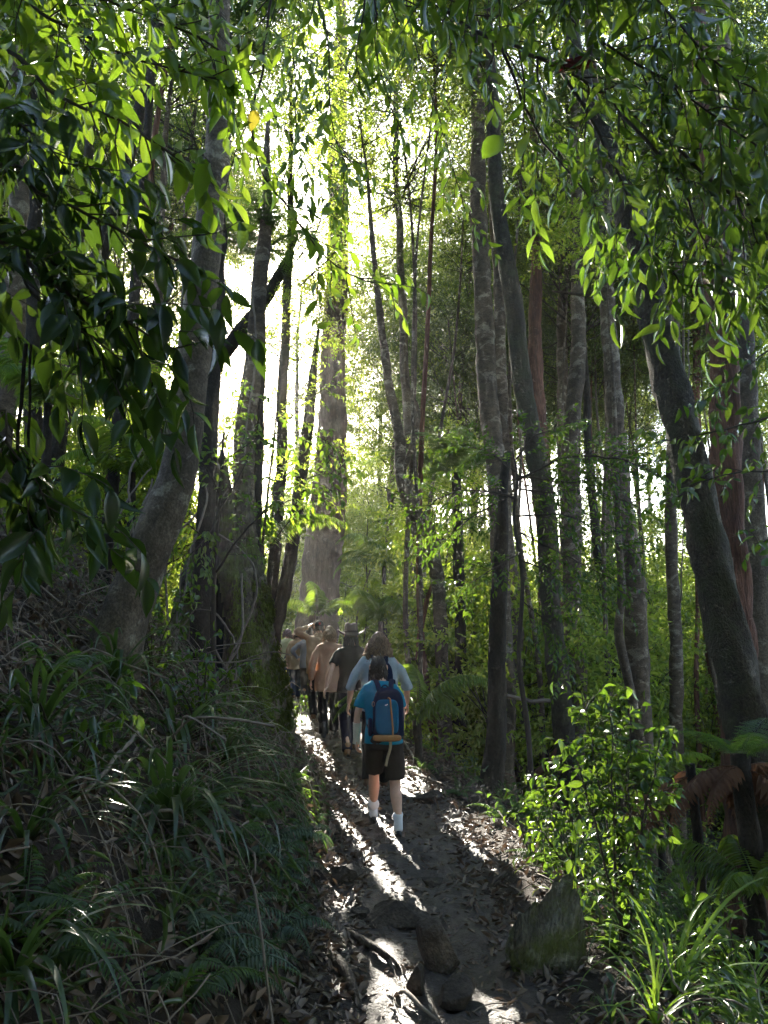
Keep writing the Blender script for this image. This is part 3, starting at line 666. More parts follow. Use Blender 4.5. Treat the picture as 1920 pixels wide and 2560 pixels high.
leafy('overhead_tree', 'overhead tree with drooping leafy twigs at the top centre', 'tree', [
    (kc + PX((760, -500, 3.4), (680, -120, 3.9), (640, 120, 4.0), (608, 270, 4.0), (640, 420, 4.1), (700, 510, 4.1), (790, 620, 4.2), (900, 690, 4.3), (965, 700, 4.3)), .017),
    (kc + PX((800, -500, 3.8), (790, -150, 4.5), (850, 60, 4.6), (850, 260, 4.7), (900, 400, 4.7)), .015),
    (kc + PX((960, -500, 4.2), (950, -150, 5), (960, 100, 5), (1000, 250, 5), (1050, 350, 5.1)), .015),
    (kc + PX((560, -500, 3.8), (550, -150, 4.5), (520, 60, 4.5), (480, 200, 4.5)), .013),
    (kc + PX((1020, -500, 4.4), (1020, -100, 5.4), (1080, 150, 5.3), (1150, 350, 5.3), (1190, 520, 5.4)), .014),
    (kc + PX((760, -500, 4.4), (730, -100, 5.4), (740, 150, 5.3), (760, 350, 5.3), (820, 480, 5.4)), .012)], CEN, tC, 103)
tD = trunk_to(1.75, -1.6, 6.0, .12, .07); kd = [np.array([1.75, -1.6, 5.4])]
RT = dict(L=.12, W=.30, gap=.062, tlen=.36, lgap=.042, droop=.55, spin=.95, mat='leaf_long', tpl=T_LANCE, key='lance', bark='twig', tbark='bark_grey', start=.3)
leafy('overhead_tree', 'overhead tree with long narrow glinting leaves at the top right', 'tree', [
    (kd + PX((900, -420, 2.4), (1060, -30, 3.3), (1250, 95, 3.2), (1400, 175, 3.1), (1560, 290, 3.0), (1760, 450, 3.0), (1900, 560, 3)), .024),
    (kd + PX((1200, -400, 2.2), (1300, -100, 3.0), (1450, 60, 2.9), (1650, 200, 2.8), (1860, 350, 2.8)), .016),
    (kd + PX((1500, -400, 2.2), (1600, -120, 2.8), (1750, 50, 2.7), (1920, 200, 2.7)), .014),
    (kd + PX((1750, -400, 2.4), (1720, -100, 3.4), (1800, 250, 3.3), (1850, 500, 3.2), (1900, 720, 3.2)), .014),
    (PX((1400, 175, 3.1), (1480, 300, 3.1), (1560, 450, 3.1), (1620, 600, 3.1), (1690, 700, 3.1)), .009),
    (PX((1250, 95, 3.2), (1330, 330, 3.4), (1440, 450, 3.4), (1550, 600, 3.5)), .008),
    (PX((1560, 290, 3.0), (1680, 420, 3.0), (1760, 580, 3.0), (1830, 700, 3.0)), .008)], dict(RT, start=.2), tD, 104,
    explicit=[(at(1205, 398, 3.0), at(1278, 308, 3.0) - at(1205, 398, 3.0), (.25, -1, .15), .18, .085, 'leaf_big'), (at(1300, 395, 3.05), at(1318, 320, 3.0) - at(1300, 395, 3.05), (-.6, -1, .1), .12, .05, 'leaf_big')])
# dark red dead leaf caught in the branch
mb = MB(); g = np.random.default_rng(9)
c0 = at(1430, 180, 3.05); add_leaves(mb, T_DRY, [c0 + np.array([-.10, 0, .03]), c0 + np.array([-.07, .02, .01])], [(1, .1, -.35), (1, -.2, -.2)], [(.1, -.8, .6), (-.1, -.9, .3)], [.2, .17], [.11, .10])
tag(link('dead_leaf', mb.mesh('dead_leaf', M['leaf_red'], origin=c0), None, c0), 'dark red curled dead leaf caught in the top right branch', 'leaf')

MID = dict(L=.085, W=.42, gap=.09, tlen=.38, lgap=.05, droop=.5, mat='leaf_shrub', tpl=T_OVAL, key='oval', bark='twig', start=.12)
t0 = [at(1330, 2080, 8.4), at(1322, 1850, 8.4), at(1298, 1650, 8.4), at(1306, 1450, 8.5), at(1284, 1290, 8.6), at(1294, 1200, 8.6), at(1280, 1120, 8.6)]
t0[0][2] = Hs(t0[0][0], 8.4) - .1
leafy('leafy_sapling', 'dark sapling spreading flat leafy boughs across the right middle', 'tree', [
    (PX((1290, 1250, 8.6), (1200, 1225, 8.4), (1110, 1240, 8.3), (1050, 1300, 8.2)), .014),
    (PX((1290, 1200, 8.6), (1400, 1150, 8.5), (1520, 1140, 8.4), (1640, 1180, 8.3), (1730, 1240, 8.3)), .016),
    (PX((1295, 1290, 8.6), (1400, 1290, 8.5), (1500, 1330, 8.4), (1590, 1390, 8.3)), .013),
    (PX((1288, 1180, 8.6), (1210, 1130, 8.7), (1120, 1120, 8.7)), .012),
    (PX((1290, 1220, 8.6), (1380, 1230, 8.9), (1500, 1230, 9.0), (1600, 1260, 9.1)), .012),
    (PX((1300, 1380, 8.5), (1230, 1420, 8.4), (1150, 1470, 8.3)), .009),
    (PX((1300, 1400, 8.5), (1390, 1440, 8.4), (1480, 1530, 8.3)), .010),
    (PX((1303, 1500, 8.5), (1370, 1560, 8.4), (1420, 1640, 8.3)), .008),
    (PX((1288, 1150, 8.6), (1340, 1090, 8.5), (1420, 1075, 8.4)), .010),
    (PX((1290, 1230, 8.6), (1180, 1290, 8.9), (1090, 1380, 9.0)), .010), (PX((1300, 1330, 8.6), (1430, 1390, 8.8), (1560, 1460, 8.9)), .010),
    (PX((1290, 1190, 8.6), (1450, 1200, 8.8), (1580, 1130, 8.9), (1690, 1150, 8.9)), .012)], dict(MID, L=.072, gap=.03, tlen=.46, lgap=.034, droop=.15, spin=.4), (t0, [.034, .03, .026, .022, .018, .014, .008]), 105)
t1 = [np.array([3.6, 5.4, Hs(3.6, 5.4) - .1]), np.array([3.5, 5.4, 1.6]), np.array([3.45, 5.4, 4.4])]
leafy('leafy_sapling', 'sapling with glossy leaves poking in front of the red trunk', 'tree', [
    (PX((2150, 1000, 5.4), (1960, 1040, 5.4), (1790, 1075, 5.3), (1640, 1110, 5.3)), .012),
    (PX((2150, 1200, 5.4), (1960, 1170, 5.4), (1820, 1180, 5.3), (1700, 1240, 5.3)), .011),
    (PX((2150, 800, 5.4), (1960, 870, 5.4), (1860, 930, 5.3), (1740, 1030, 5.3)), .010),
    (PX((2150, 700, 5.4), (1960, 690, 5.4), (1860, 760, 5.3), (1800, 860, 5.3)), .010),
    (PX((2150, 1350, 5.4), (1980, 1330, 5.4), (1880, 1360, 5.3)), .009)], dict(MID, L=.10, gap=.10, tlen=.3), (t1, [.05, .04, .03]), 106)
t2 = [at(540, 1620, 8.0), at(535, 1450, 8.0), at(548, 1250, 8.0), at(560, 1080, 8.0)]; t2[0][2] = min(t2[0][2], Hs(t2[0][0], 8.0)) - .1
leafy('leafy_sapling', 'bright-leaved sapling between the pale leaning trunk and the stump', 'tree', [
    (PX((540, 1430, 8.0), (620, 1310, 7.8), (720, 1215, 7.7), (800, 1180, 7.6), (865, 1195, 7.6)), .013),
    (PX((540, 1380, 8.0), (470, 1310, 7.7), (380, 1285, 7.5), (290, 1300, 7.4)), .012),
    (PX((545, 1280, 8.0), (600, 1200, 7.9), (640, 1110, 7.9)), .010),
    (PX((548, 1230, 8.0), (500, 1140, 7.9), (450, 1080, 7.9)), .010),
    (PX((560, 1100, 8.0), (590, 1020, 7.9), (600, 950, 7.9)), .008),
    (PX((545, 1300, 8.0), (500, 1360, 7.7), (450, 1400, 7.5)), .008),
    (PX((640, 1290, 7.8), (740, 1250, 7.7), (830, 1230, 7.6)), .007),
    (PX((555, 1150, 8.0), (680, 1080, 8.0), (790, 1080, 8.0), (850, 1130, 7.9)), .009)], dict(MID, L=.08, mat='leaf_big', gap=.055, tlen=.36, lgap=.042), (t2, [.03, .025, .02, .012]), 107)

t3 = [at(640, 1700, 12.8), at(650, 1450, 12.8), at(668, 1250, 12.8), at(690, 1050, 12.8), at(700, 880, 12.8)]; t3[0][2] = Hs(t3[0][0], 12.8) - .1
leafy('leafy_sapling', 'airy sapling with small glowing leaves in front of the giant trunk', 'tree', [
    (PX((655, 1400, 12.8), (720, 1310, 12.7), (790, 1270, 12.6), (860, 1280, 12.6)), .010),
    (PX((668, 1250, 12.8), (740, 1160, 12.7), (820, 1110, 12.6), (900, 1120, 12.6)), .011),
    (PX((672, 1220, 12.8), (610, 1150, 12.8), (560, 1110, 12.8)), .009),
    (PX((685, 1100, 12.8), (750, 1020, 12.7), (830, 970, 12.6), (890, 980, 12.6)), .009),
    (PX((690, 1050, 12.8), (630, 990, 12.8), (580, 990, 12.8)), .008),
    (PX((695, 950, 12.8), (760, 890, 12.7), (830, 850, 12.7)), .008),
    (PX((700, 900, 12.8), (660, 830, 12.8), (640, 770, 12.8)), .007),
    (PX((700, 880, 12.8), (740, 790, 12.8), (790, 740, 12.8)), .007)], dict(MID, L=.075, gap=.05, tlen=.5, lgap=.045, droop=.35, spin=.7, mat='leaf_far', parts=200), (t3, [.03, .026, .022, .016, .01]), 108)
# shrubs and seedlings standing on the ground
def shrub(label, px, py, hgt, spread, seed, nst=6, spec=None, Yfix=None, group=None):
    b = ground(px, py) if Yfix is None else np.array([at(px, py, Yfix)[0], Yfix, 0.0])
    b[2] = Hs(b[0], b[1]); g = np.random.default_rng(seed); limbs = []
    for k in range(nst):
        a = g.uniform(0, 6.28); q = np.array([math.cos(a), math.sin(a), 0]) * spread * g.uniform(.3, 1); h = hgt * g.uniform(.6, 1.05)
        limbs.append(([b + np.array([0, 0, -.05]), b + q * .3 + np.array([0, 0, h * .4]), b + q * .7 + np.array([0, 0, h * .75]), b + q + np.array([0, 0, h])], .008))
    return leafy('shrub', label, 'shrub', limbs, spec or dict(MID, L=.075, W=.45, gap=.07, tlen=.24, lgap=.04, droop=.4, start=.25, bark='twig'), None, seed, base=b, group=group)
shrub('large dark glossy shrub in the right foreground', 1560, 2390, 1.35, .42, 201, 9)
shrub('glossy shrub left of the large dark shrub, behind the mossy rock', 1440, 2230, .8, .35, 202, 6)
shrub('tall leafy shrub in front of the grey trunks, right of the path', 1470, 2130, 1.5, .5, 203, 7, dict(MID, L=.08, gap=.08, tlen=.26, lgap=.045, droop=.4, start=.3))
shrub('leafy shrub below the red trunk at the right edge', 1800, 2330, .95, .4, 204, 6, dict(MID, L=.085, gap=.085, tlen=.26, lgap=.05, droop=.4, start=.25, mat='leaf_big'))
shrub('low leafy shrub under the dead fern, far right', 1700, 2200, .8, .45, 205, 6)
shrub('small bright seedling at the foot of the dark tree', 1330, 2150, .45, .18, 206, 4, dict(MID, L=.07, gap=.07, tlen=.16, lgap=.05, droop=.4, start=.3, mat='leaf_big'))
shrub('leafy seedling in front of the stump hollow', 500, 1850, .75, .35, 207, 6, dict(MID, L=.09, gap=.09, tlen=.2, lgap=.06, droop=.5, start=.3, mat='leaf_shrub'))
shrub('seedling with broad leaves on the dry litter, left bank', 190, 1960, .5, .25, 208, 4, dict(MID, L=.1, gap=.1, tlen=.16, lgap=.07, droop=.6, start=.3, mat='leaf_shrub'))
shrub('small shrub at the left edge of the path beyond the stump', 735, 1830, .55, .25, 209, 5, dict(MID, L=.06, gap=.08, tlen=.16, lgap=.045, droop=.5, start=.2))
shrub('leafy shrub at the foot of the pale leaning trunk', 380, 1700, .9, .4, 210, 6, dict(MID, L=.08, gap=.09, tlen=.25, lgap=.05, droop=.6, start=.3))
shrub('low shrub in the lower right corner', 1860, 2560, .6, .3, 211, 5)
for k, (px, py, h) in enumerate([(90, 1500, 1.0), (200, 1330, 1.2), (440, 1150, 1.4), (60, 1200, 1.2), (330, 1080, 1.4), (150, 1080, 1.4)]):
    shrub(['scrubby bush on the left bank at the left edge, beside the dry litter', 'scrubby bush on the left bank left of the leaning trunk', 'scrubby bush behind the pale leaning trunk', 'scrubby bush high on the left bank at the left edge', 'scrubby bush at the crest of the left bank', 'scrubby bush below the dark left leaves'][k], px, py, h, .6, 220 + k, 7, dict(MID, L=.08, gap=.11, tlen=.36, lgap=.055, droop=.4, start=.2, parts=120))

# ------------------------------------------------------------------ fronds
def frond_mesh(name, mat, L, npair, leafL, leafW, a0, a1, kind='pinnate', seed=0, droop=.3, taper=(.55, 1.0, .15), start=.12):
    g = np.random.default_rng(seed); n = 26; s = np.linspace(0, 1, n); an = a0 + (a1 - a0) * s ** 1.2
    st = L / (n - 1); x = np.concatenate([[0], np.cumsum(np.cos(an[:-1]) * st)]); z = np.concatenate([[0], np.cumsum(np.sin(an[:-1]) * st)])
    y = .03 * L * np.sin(s * 3 + g.uniform(0, 6)) * s
    Q = np.stack([x, y, z], 1); mb = MB(); add_tube(mb, Q, np.linspace(.006 * max(1, L), .0015, n), 4, cap=False)
    t = np.repeat(np.linspace(start, .995, npair), 2); side = np.tile([-1.0, 1.0], npair); k = len(t)
    p = np.stack([np.interp(t, s, Q[:, i]) for i in range(3)], 1); tg = unit(np.stack([np.interp(t, s, np.gradient(Q[:, i])) for i in range(3)], 1))
    sd = np.zeros((k, 3)); sd[:, 1] = side
    ln = leafL * np.interp(t, [0, .35, 1], taper) * g.uniform(.88, 1.1, k)
    sweep = np.interp(t, [0, 1], [.25, .9])[:, None]
    d = unit(sd + tg * sweep + np.array([0, 0, -droop]) + g.normal(0, .06, (k, 3)))
    up = np.cross(tg, sd) * side[:, None]; up[:, 2] = np.abs(up[:, 2]); nr = unit(up + sd * -.25 + g.normal(0, .12, (k, 3)))
    if kind == 'pinnate': add_leaves(mb, T_LANCE if npair < 60 else T_TINY, p, d, nr, ln, ln * leafW)
    else:
        for i in range(k):
            m = max(4, int(12 * ln[i] / leafL)); tt = np.repeat(np.linspace(.08, .98, m), 2); s2 = np.tile([-1., 1.], m)
            pp = p[i] + d[i] * (tt * ln[i])[:, None] + np.array([0, 0, -.15]) * (tt ** 2 * ln[i])[:, None]
            sv = unit(np.cross(nr[i], d[i])); dv = unit(sv[None] * s2[:, None] + d[i][None] * .55 + g.normal(0, .1, (2 * m, 3)))
            l2 = ln[i] * .24 * np.interp(tt, [0, .3, 1], [.8, 1, .25]); add_leaves(mb, T_TINY, pp, dv, np.tile(nr[i], (2 * m, 1)), l2, l2 * .42)
    return mb.mesh(name, M[mat])
PALM = [frond_mesh('frond', 'frond', 1.9, 44, .42, .075, R(68 - 6 * k), R(-48 - 12 * k), seed=30 + k, droop=.55) for k in range(3)]
TFERN = [frond_mesh('frond', 'fern', 1.7, 30, .36, 1, R(48 - 8 * k), R(-30 - 12 * k), 'bi', seed=40 + k, droop=.2, taper=(.5, 1, .1)) for k in range(2)]
GFERN = [frond_mesh('frond', 'fern', .5, 24, .085, .26, R(62 - 12 * k), R(-25 - 12 * k), seed=50 + k, droop=.25, taper=(.75, 1, .2)) for k in range(3)]
GGREY = [frond_mesh('frond', 'fern_grey', .55, 20, .11, .2, R(55 - 14 * k), R(-45 - 12 * k), seed=60 + k, droop=.45, taper=(.8, 1, .3)) for k in range(3)]
DEADF = [frond_mesh('dead_frond', 'dead_frond', 1.0, 26, .2, .28, R(10 - 25 * k), R(-88), seed=70 + k, droop=.7, taper=(.6, 1, .2)) for k in range(2)]
def rosette(name, label, cat, base, meshes, n, scale, tilt=(0, 0), seed=0, group=None, arc=None, part='frond', lift=0.0):
    g = np.random.default_rng(seed); root = thing(name, label, cat, base, group=group); a0 = g.uniform(0, 6.28)
    for k in range(n):
        o = link(part, meshes[k % len(meshes)], root, (0, 0, lift)); a = a0 + 6.283 * k / n + g.normal(0, .25)
        if arc: a = g.uniform(*arc)
        s = scale * g.uniform(.75, 1.15); o.scale = (s, s, s); o.rotation_euler = (g.normal(0, .12), -g.uniform(*tilt), a)
    return root
def trunked(name, label, px, py, Y, trunk_h, r, meshes, n, scale, tilt, seed, bark='bark_dark', group=None, arc=None, skirt=0, cat='palm'):
    """crown of fronds at that pixel, trunk straight down to the ground"""
    c = at(px, py, Y); gz = Hs(c[0], Y); base = np.array([c[0], Y, gz])
    root = rosette(name, label, cat, base, meshes, n, scale, tilt, seed, group, arc, lift=c[2] - gz)
    mb = MB(); q = spline([[0, 0, -.2], [.03, 0, (c[2] - gz) * .5], [0, 0, c[2] - gz + .05]], .15); add_tube(mb, q, np.linspace(r * 1.2, r, len(q)), 10, rough=.12, seed=seed)
    link('trunk', mb.mesh('trunk', M[bark]), root)
    g = np.random.default_rng(seed + 1)
    for k in range(skirt):
        o = link('dead_frond', DEADF[k % 2], root, (0, 0, c[2] - gz - .05)); o.rotation_euler = (0, 0, g.uniform(0, 6.28)); s = g.uniform(.7, 1.2); o.scale = (s, s, s)
    return root
trunked('palm', 'palm with arching fronds right above the walkers', 950, 1560, 15.4, 1, .05, PALM, 7, .85, (-.2, .3), 1)
trunked('palm', 'palm with glossy fronds in front of the giant trunk', 795, 1545, 19.8, 1, .05, PALM, 6, .95, (-.2, .3), 2)
trunked('palm', 'sunlit palm with yellow-green fronds left of the giant trunk', 655, 1370, 14.0, 1, .045, PALM, 6, 1.0, (-.2, .3), 3)
trunked('palm', 'low palm just right of the blue backpack', 1040, 1810, 10.3, 1, .05, PALM, 9, .72, (-.25, .25), 4)
trunked('palm', 'palm in the hollow right of the curly haired walker', 1130, 1660, 14.5, 1, .05, PALM, 9, .8, (-.2, .3), 5)
trunked('palm', 'palm with drooping fronds by the thin crooked tree', 1180, 1530, 17.0, 1, .05, PALM, 9, .95, (-.2, .3), 6)
trunked('palm', 'palm high among bright leaves right of the giant trunk', 960, 1420, 22, 1, .06, PALM, 9, 1.2, (-.2, .3), 7)
trunked('palm', 'dark palm on the left bank above the dry litter', 330, 1190, 10.5, 1, .05, PALM, 9, .85, (-.2, .3), 8)
trunked('palm', 'dark palm at the left edge under the shaded leaves', 120, 1020, 8.2, 1, .05, PALM, 9, .85, (-.2, .3), 9)
trunked('palm', 'small palm in the shade at the lower right edge', 1900, 2250, 5.6, 1, .03, PALM, 7, .5, (-.2, .3), 10)
trunked('palm', 'palm low in the right gully behind the dark shrub', 1640, 1990, 9.6, 1, .04, PALM, 8, .7, (-.2, .3), 11)
trunked('tree_fern', 'tree fern with a dark trunk left of the sun glare', 652, 640, 12.0, 1, .10, TFERN, 12, 1.15, (-.1, .2), 12, group=None, cat='tree fern')
trunked('tree_fern', 'tree fern with feathery fronds behind the twisting tree', 1140, 1190, 13.5, 1, .09, TFERN, 12, 1.1, (-.1, .2), 13, cat='tree fern')
trunked('tree_fern', 'tree fern hanging feathery over the top left', 560, 90, 9.5, 1, .10, TFERN, 12, 1.2, (-.1, .2), 14, cat='tree fern')
trunked('tree_fern', 'low tree fern with brown dead fronds at the right edge', 1850, 1900, 5.9, 1, .07, TFERN, 5, .45, (-.1, .2), 15, skirt=6, cat='tree fern')
trunked('tree_fern', 'low dead tree fern with hanging brown fronds, left of the red trunk', 1725, 1925, 6.6, 1, .04, TFERN, 1, .3, (-.1, .2), 16, skirt=4, cat='tree fern')
for k, (px, py, lab) in enumerate([(1345, 1985, 'curled brown dead fern beside the near-black trunk')]):
    b = ground(px, py + 60); o = rosette('dead_fern', lab, 'fern', b + np.array([0, 0, .25]), DEADF, 4, .35, (-.5, .2), 90 + k, part='dead_frond')

# ferns on the banks
g = np.random.default_rng(31); nf = 0
FE = [(565, 2310, 1, .8), (510, 2370, 1, .8), (560, 2460, 1, .75), (690, 2200, 1, .7), (740, 2100, 1, .7), (770, 2060, 1, .6), (450, 2510, 0, .8), (400, 2150, 0, .7), (560, 2120, 0, .7), (640, 2060, 0, .7), (690, 1980, 0, .7), (600, 1960, 0, .6), (480, 2050, 0, .7), (120, 2420, 0, .9), (60, 2300, 0, .8), (740, 1960, 0, .6), (760, 1900, 0, .5), (530, 1990, 0, .7), (330, 2030, 0, .7), (680, 2110, 1, .7), (620, 2140, 1, .65), (700, 2330, 1, .6), (1390, 2080, 0, 1.0), (1340, 2060, 0, 1.0), (1480, 2190, 0, 1.0), (1370, 2170, 0, .8), (1260, 2050, 0, .7), (1550, 2200, 0, 1), (1640, 2330, 0, .9), (1780, 2420, 0, .8), (1850, 2380, 0, .9), (270, 1500, 0, 1.), (120, 1700, 0, 1.), (60, 1450, 0, 1.1), (420, 1600, 0, .9), (1150, 1990, 0, .7), (1120, 1900, 0, .7), (1060, 1930, 0, .7)]
lab_f = {0: 'green fern with a rosette of narrow fronds', 1: 'grey-green drooping fern beside the path'}
def where(px, py):
    v = 'high' if py < 1900 else ('midway' if py < 2180 else 'low'); return v
for k, (px, py, kd_, s) in enumerate(FE):
    b = ground(px, py); left = px < 800
    lab = ('grey-green fern drooping over the left verge of the path' if kd_ else ('green fern %s on the shaded left bank' % where(px, py) if left else 'green fern %s on the right slope below the path' % where(px, py)))
    rosette('fern', lab, 'fern', b, GGREY if kd_ else GFERN, 9, s, (-.35, .35), 300 + k, 'ferns on the banks')

# strap-leaved tufts: every blade a part
def blade_mesh(mat, L, W, a0, a1, seed):
    g = np.random.default_rng(seed); n = 12; s = np.linspace(0, 1, n); an = a0 + (a1 - a0) * s ** 1.5; st = L / (n - 1)
    x = np.concatenate([[0], np.cumsum(np.cos(an[:-1]) * st)]); z = np.concatenate([[0], np.cumsum(np.sin(an[:-1]) * st)])
    w_ = W / 2 * np.interp(s, [0, .15, .6, 1], [.7, 1, .9, .03]); y = g.uniform(-.06, .06) * s ** 2 * L
    V = np.concatenate([np.stack([x, y - w_, z + .25 * w_], 1), np.stack([x, y, z], 1), np.stack([x, y + w_, z + .25 * w_], 1)])
    i = np.arange(n - 1); f = np.concatenate([np.stack([i, i + 1, n + i + 1, n + i], 1), np.stack([n + i, n + i + 1, 2 * n + i + 1, 2 * n + i], 1)])
    return MB().add(V, f).mesh('blade', M[mat])
BLD = [blade_mesh('strap', 1.0, .034, R(78 - 7 * k), R(-35 - 14 * k), 80 + k) for k in range(5)]
BLL = [blade_mesh('strap_light', 1.0, .028, R(84 - 7 * k), R(20 - 32 * k), 90 + k) for k in range(4)]
def tuft(label, px, py, n, s, meshes, seed, arc=None, group=None, tilt=(-.55, .1)):
    return rosette('strap_leaf_tuft', label, 'grass tuft', ground(px, py), meshes, n, s, tilt, seed, group, arc, part='blade')
tuft('largest strap-leaved tuft arching over the left bank', 420, 2080, 40, .95, BLD, 1, arc=(-1.9, .6))
tuft('strap-leaved tuft at the left edge with blades bending down', 60, 2120, 20, .65, BLD, 2, arc=(-1.9, .6))
tuft('strap-leaved tuft arching below the foot of the leaning trunk', 440, 1870, 26, .9, BLD, 3, arc=(-1.5, 1.0))
tuft('strap-leaved tuft left of the leaning trunk foot', 290, 1720, 22, .9, BLD, 4, arc=(-2.4, .6))
tuft('strap-leaved tuft on the bank in front of the stump', 560, 1920, 20, .75, BLD, 5, arc=(-1.6, .8))
tuft('strap-leaved tuft in the lower left corner', 30, 2480, 16, .6, BLD, 6, arc=(-1.6, .6))
tuft('small strap-leaved tuft low on the left bank', 420, 2330, 12, .5, BLD, 7, arc=(-1.6, .6))
tuft('strap-leaved tuft high on the left bank beside dry sticks', 90, 1850, 18, .8, BLD, 8, arc=(-2, .6))
tuft('bright green tuft with broad blades at the bottom right', 1690, 2500, 26, .75, BLL, 9)
tuft('bright green tuft at the bottom right corner', 1860, 2540, 24, .75, BLL, 10)
tuft('bright green tuft beside the path at the bottom right', 1640, 2570, 20, .5, BLL, 11)
tuft('green tuft of thin blades behind the mossy rock', 1530, 2380, 14, .5, BLD, 12)
tuft('green tuft with tall upright blades right of the large shrub', 1740, 2380, 18, .8, BLL, 13, tilt=(-.1, .5))
tuft('slim green tuft rising behind the top of the mossy rock', 1440, 2290, 12, .5, BLL, 14)
tuft('green tuft in front of the mossy rock, right verge', 1530, 2570, 12, .35, BLD, 15)
# ------------------------------------------------------------------ hollow mossy stump
def stump():
    c = at(530, 1800, 10.6); cx, cy = c[0], 10.6; z0 = Hs(cx + .6, cy) - .35; base = np.array([cx, cy, Hs(cx, cy)])
    nz, na = 60, 96; g = np.random.default_rng(4); zz = np.linspace(0, 3.75, nz); a = np.linspace(0, 2 * np.pi, na, endpoint=False)
    A, Zg = np.meshgrid(a, zz)
    r = np.interp(Zg, [0, .7, 1.4, 2.5, 2.95, 3.4, 3.75], [1.02, .86, .68, .48, .36, .27, .2])
    ridge = sum(w_ * np.cos(m * (A - ph) + .35 * Zg) for m, w_, ph in ((5, .13, .4), (9, .05, 1.3), (14, .03, 2.0)))
    r = r * (1 + ridge * np.exp(-Zg / 3.4) + .03 * np.sin(31 * A + 2 * Zg)) + .02 * g.standard_normal(r.shape)
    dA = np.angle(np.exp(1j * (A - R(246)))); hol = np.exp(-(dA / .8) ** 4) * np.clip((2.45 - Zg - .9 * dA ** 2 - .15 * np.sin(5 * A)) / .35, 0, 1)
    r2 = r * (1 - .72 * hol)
    top = np.where(Zg > 3.0, (Zg - 3.0) * .5 * np.sin(3 * A + 1), 0)
    V = np.stack([cx + r2 * np.cos(A) * 1.08 + .10 * Zg * .3, cy + r2 * np.sin(A), z0 + Zg + top], -1)
    mb = MB(); i = np.arange(nz - 1)[:, None] * na; j = np.arange(na)[None]; j2 = (j + 1) % na
    f = np.stack([i + j, i + j2, i + na + j2, i + na + j], -1).reshape(-1, 4)
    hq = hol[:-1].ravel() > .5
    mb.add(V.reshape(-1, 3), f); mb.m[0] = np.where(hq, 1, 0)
    root = thing('tree_stump', 'huge old hollow stump draped in moss left of the path', 'stump', base)
    link('stump_body', mb.mesh('stump_body', [M['stump'], M['stump_hollow']], origin=base), root)
    # moss beard on the path side
    k = 16000; ai = g.uniform(R(296), R(395), k); zi = .1 + 2.2 * g.uniform(0, 1, k) ** 1.5; ii = np.clip((zi / 3.75 * (nz - 1)).astype(int), 0, nz - 2); ji = (ai / (2 * np.pi) * na).astype(int) % na
    p = V[ii, ji] + g.normal(0, .02, (k, 3)); o = np.stack([np.cos(ai), np.sin(ai), np.zeros(k)], 1)
    patch = wave(sines(77, 10, 2, 8), ai * 2, zi * 1.5) > -.15
    p, o = p[patch], o[patch]; k = len(p)
    mm = MB(); add_leaves(mm, T_TINY, p, unit(o * .35 + np.array([0, 0, -1]) + g.normal(0, .3, (k, 3))), o, g.uniform(.03, .10, k), g.uniform(.008, .02, k))
    q = link('moss', mm.mesh('moss', M['moss'], origin=base), root); q['kind'] = 'stuff'
    # vines crossing the hollow
    vm = MB()
    for q in range(16):
        x = cx + g.uniform(-1.2, .5); y = cy - g.uniform(.75, 1.2); zt = z0 + g.uniform(2.2, 4.6)
        pts = spline([[x + g.normal(0, .15), y + .3, zt], [x + g.normal(0, .2), y, zt - .9], [x + g.normal(0, .25), y - .05, zt - 1.8], [x + g.normal(0, .3), y - .1, max(Hs(x, y) - .05, zt - 3)]], .12)
        add_tube(vm, pts + np.cumsum(g.normal(0, .008, pts.shape), 0), g.uniform(.006, .016), 5, cap=False)
    link('vines', vm.mesh('vines', M['dead_stick'], origin=base), root)['kind'] = 'stuff'
stump()

# ------------------------------------------------------------------ rocks and roots
def rock_mesh(seed, mat, dims, jag=.10, sub=5, flat=1.0, cuts=16, peak=0.0):
    import bmesh
    bm = bmesh.new(); bmesh.ops.create_icosphere(bm, subdivisions=sub, radius=1.25); g = np.random.default_rng(seed)
    v = np.array([x.co[:] for x in bm.verts]); pl = unit(g.standard_normal((cuts, 3))); off = g.uniform(.5, .95, cuts)
    for n, o in zip(pl, off):
        d = v @ n - o; v = v - np.where(d > 0, d * .99, 0)[:, None] * n
    for f, a in ((2.2, jag), (5, jag * .6), (13, jag * .3), (29, jag * .14)):
        ph = g.uniform(0, 6, 6); v = v * (1 + a * .5 * (np.sin(f * v[:, 0] + ph[0]) * np.sin(f * v[:, 1] + ph[1]) + np.sin(f * v[:, 2] + ph[2]) * np.sin(f * v[:, 0] + ph[3])))[:, None]
    if peak:
        c = v @ np.array([.85, .3, .35]); c2 = c + .15 * np.sin(3 * v[:, 2] + 1) + .1 * np.sin(7 * v[:, 1]); v = v * (1 + .22 * np.abs(np.sin(4.3 * c2)) + .12 * np.abs(np.sin(11 * c2 + 1)) + .05 * np.abs(np.sin(27 * c2 + 2 * v[:, 2])) - .16 + .03 * g.standard_normal(len(v)))[:, None]
    if peak: v[:, :2] *= (1 - peak * np.clip(v[:, 2:] + .1, 0, 1)); v[:, 0] += .25 * np.clip(v[:, 2], 0, 1)
    v = v * np.array(dims)
    for x, c in zip(bm.verts, v): x.co = c
    me = bpy.data.meshes.new('rock'); bm.to_mesh(me); bm.free(); me.materials.append(M[mat]); me.polygons.foreach_set('use_smooth', np.ones(len(me.polygons), bool)); return me
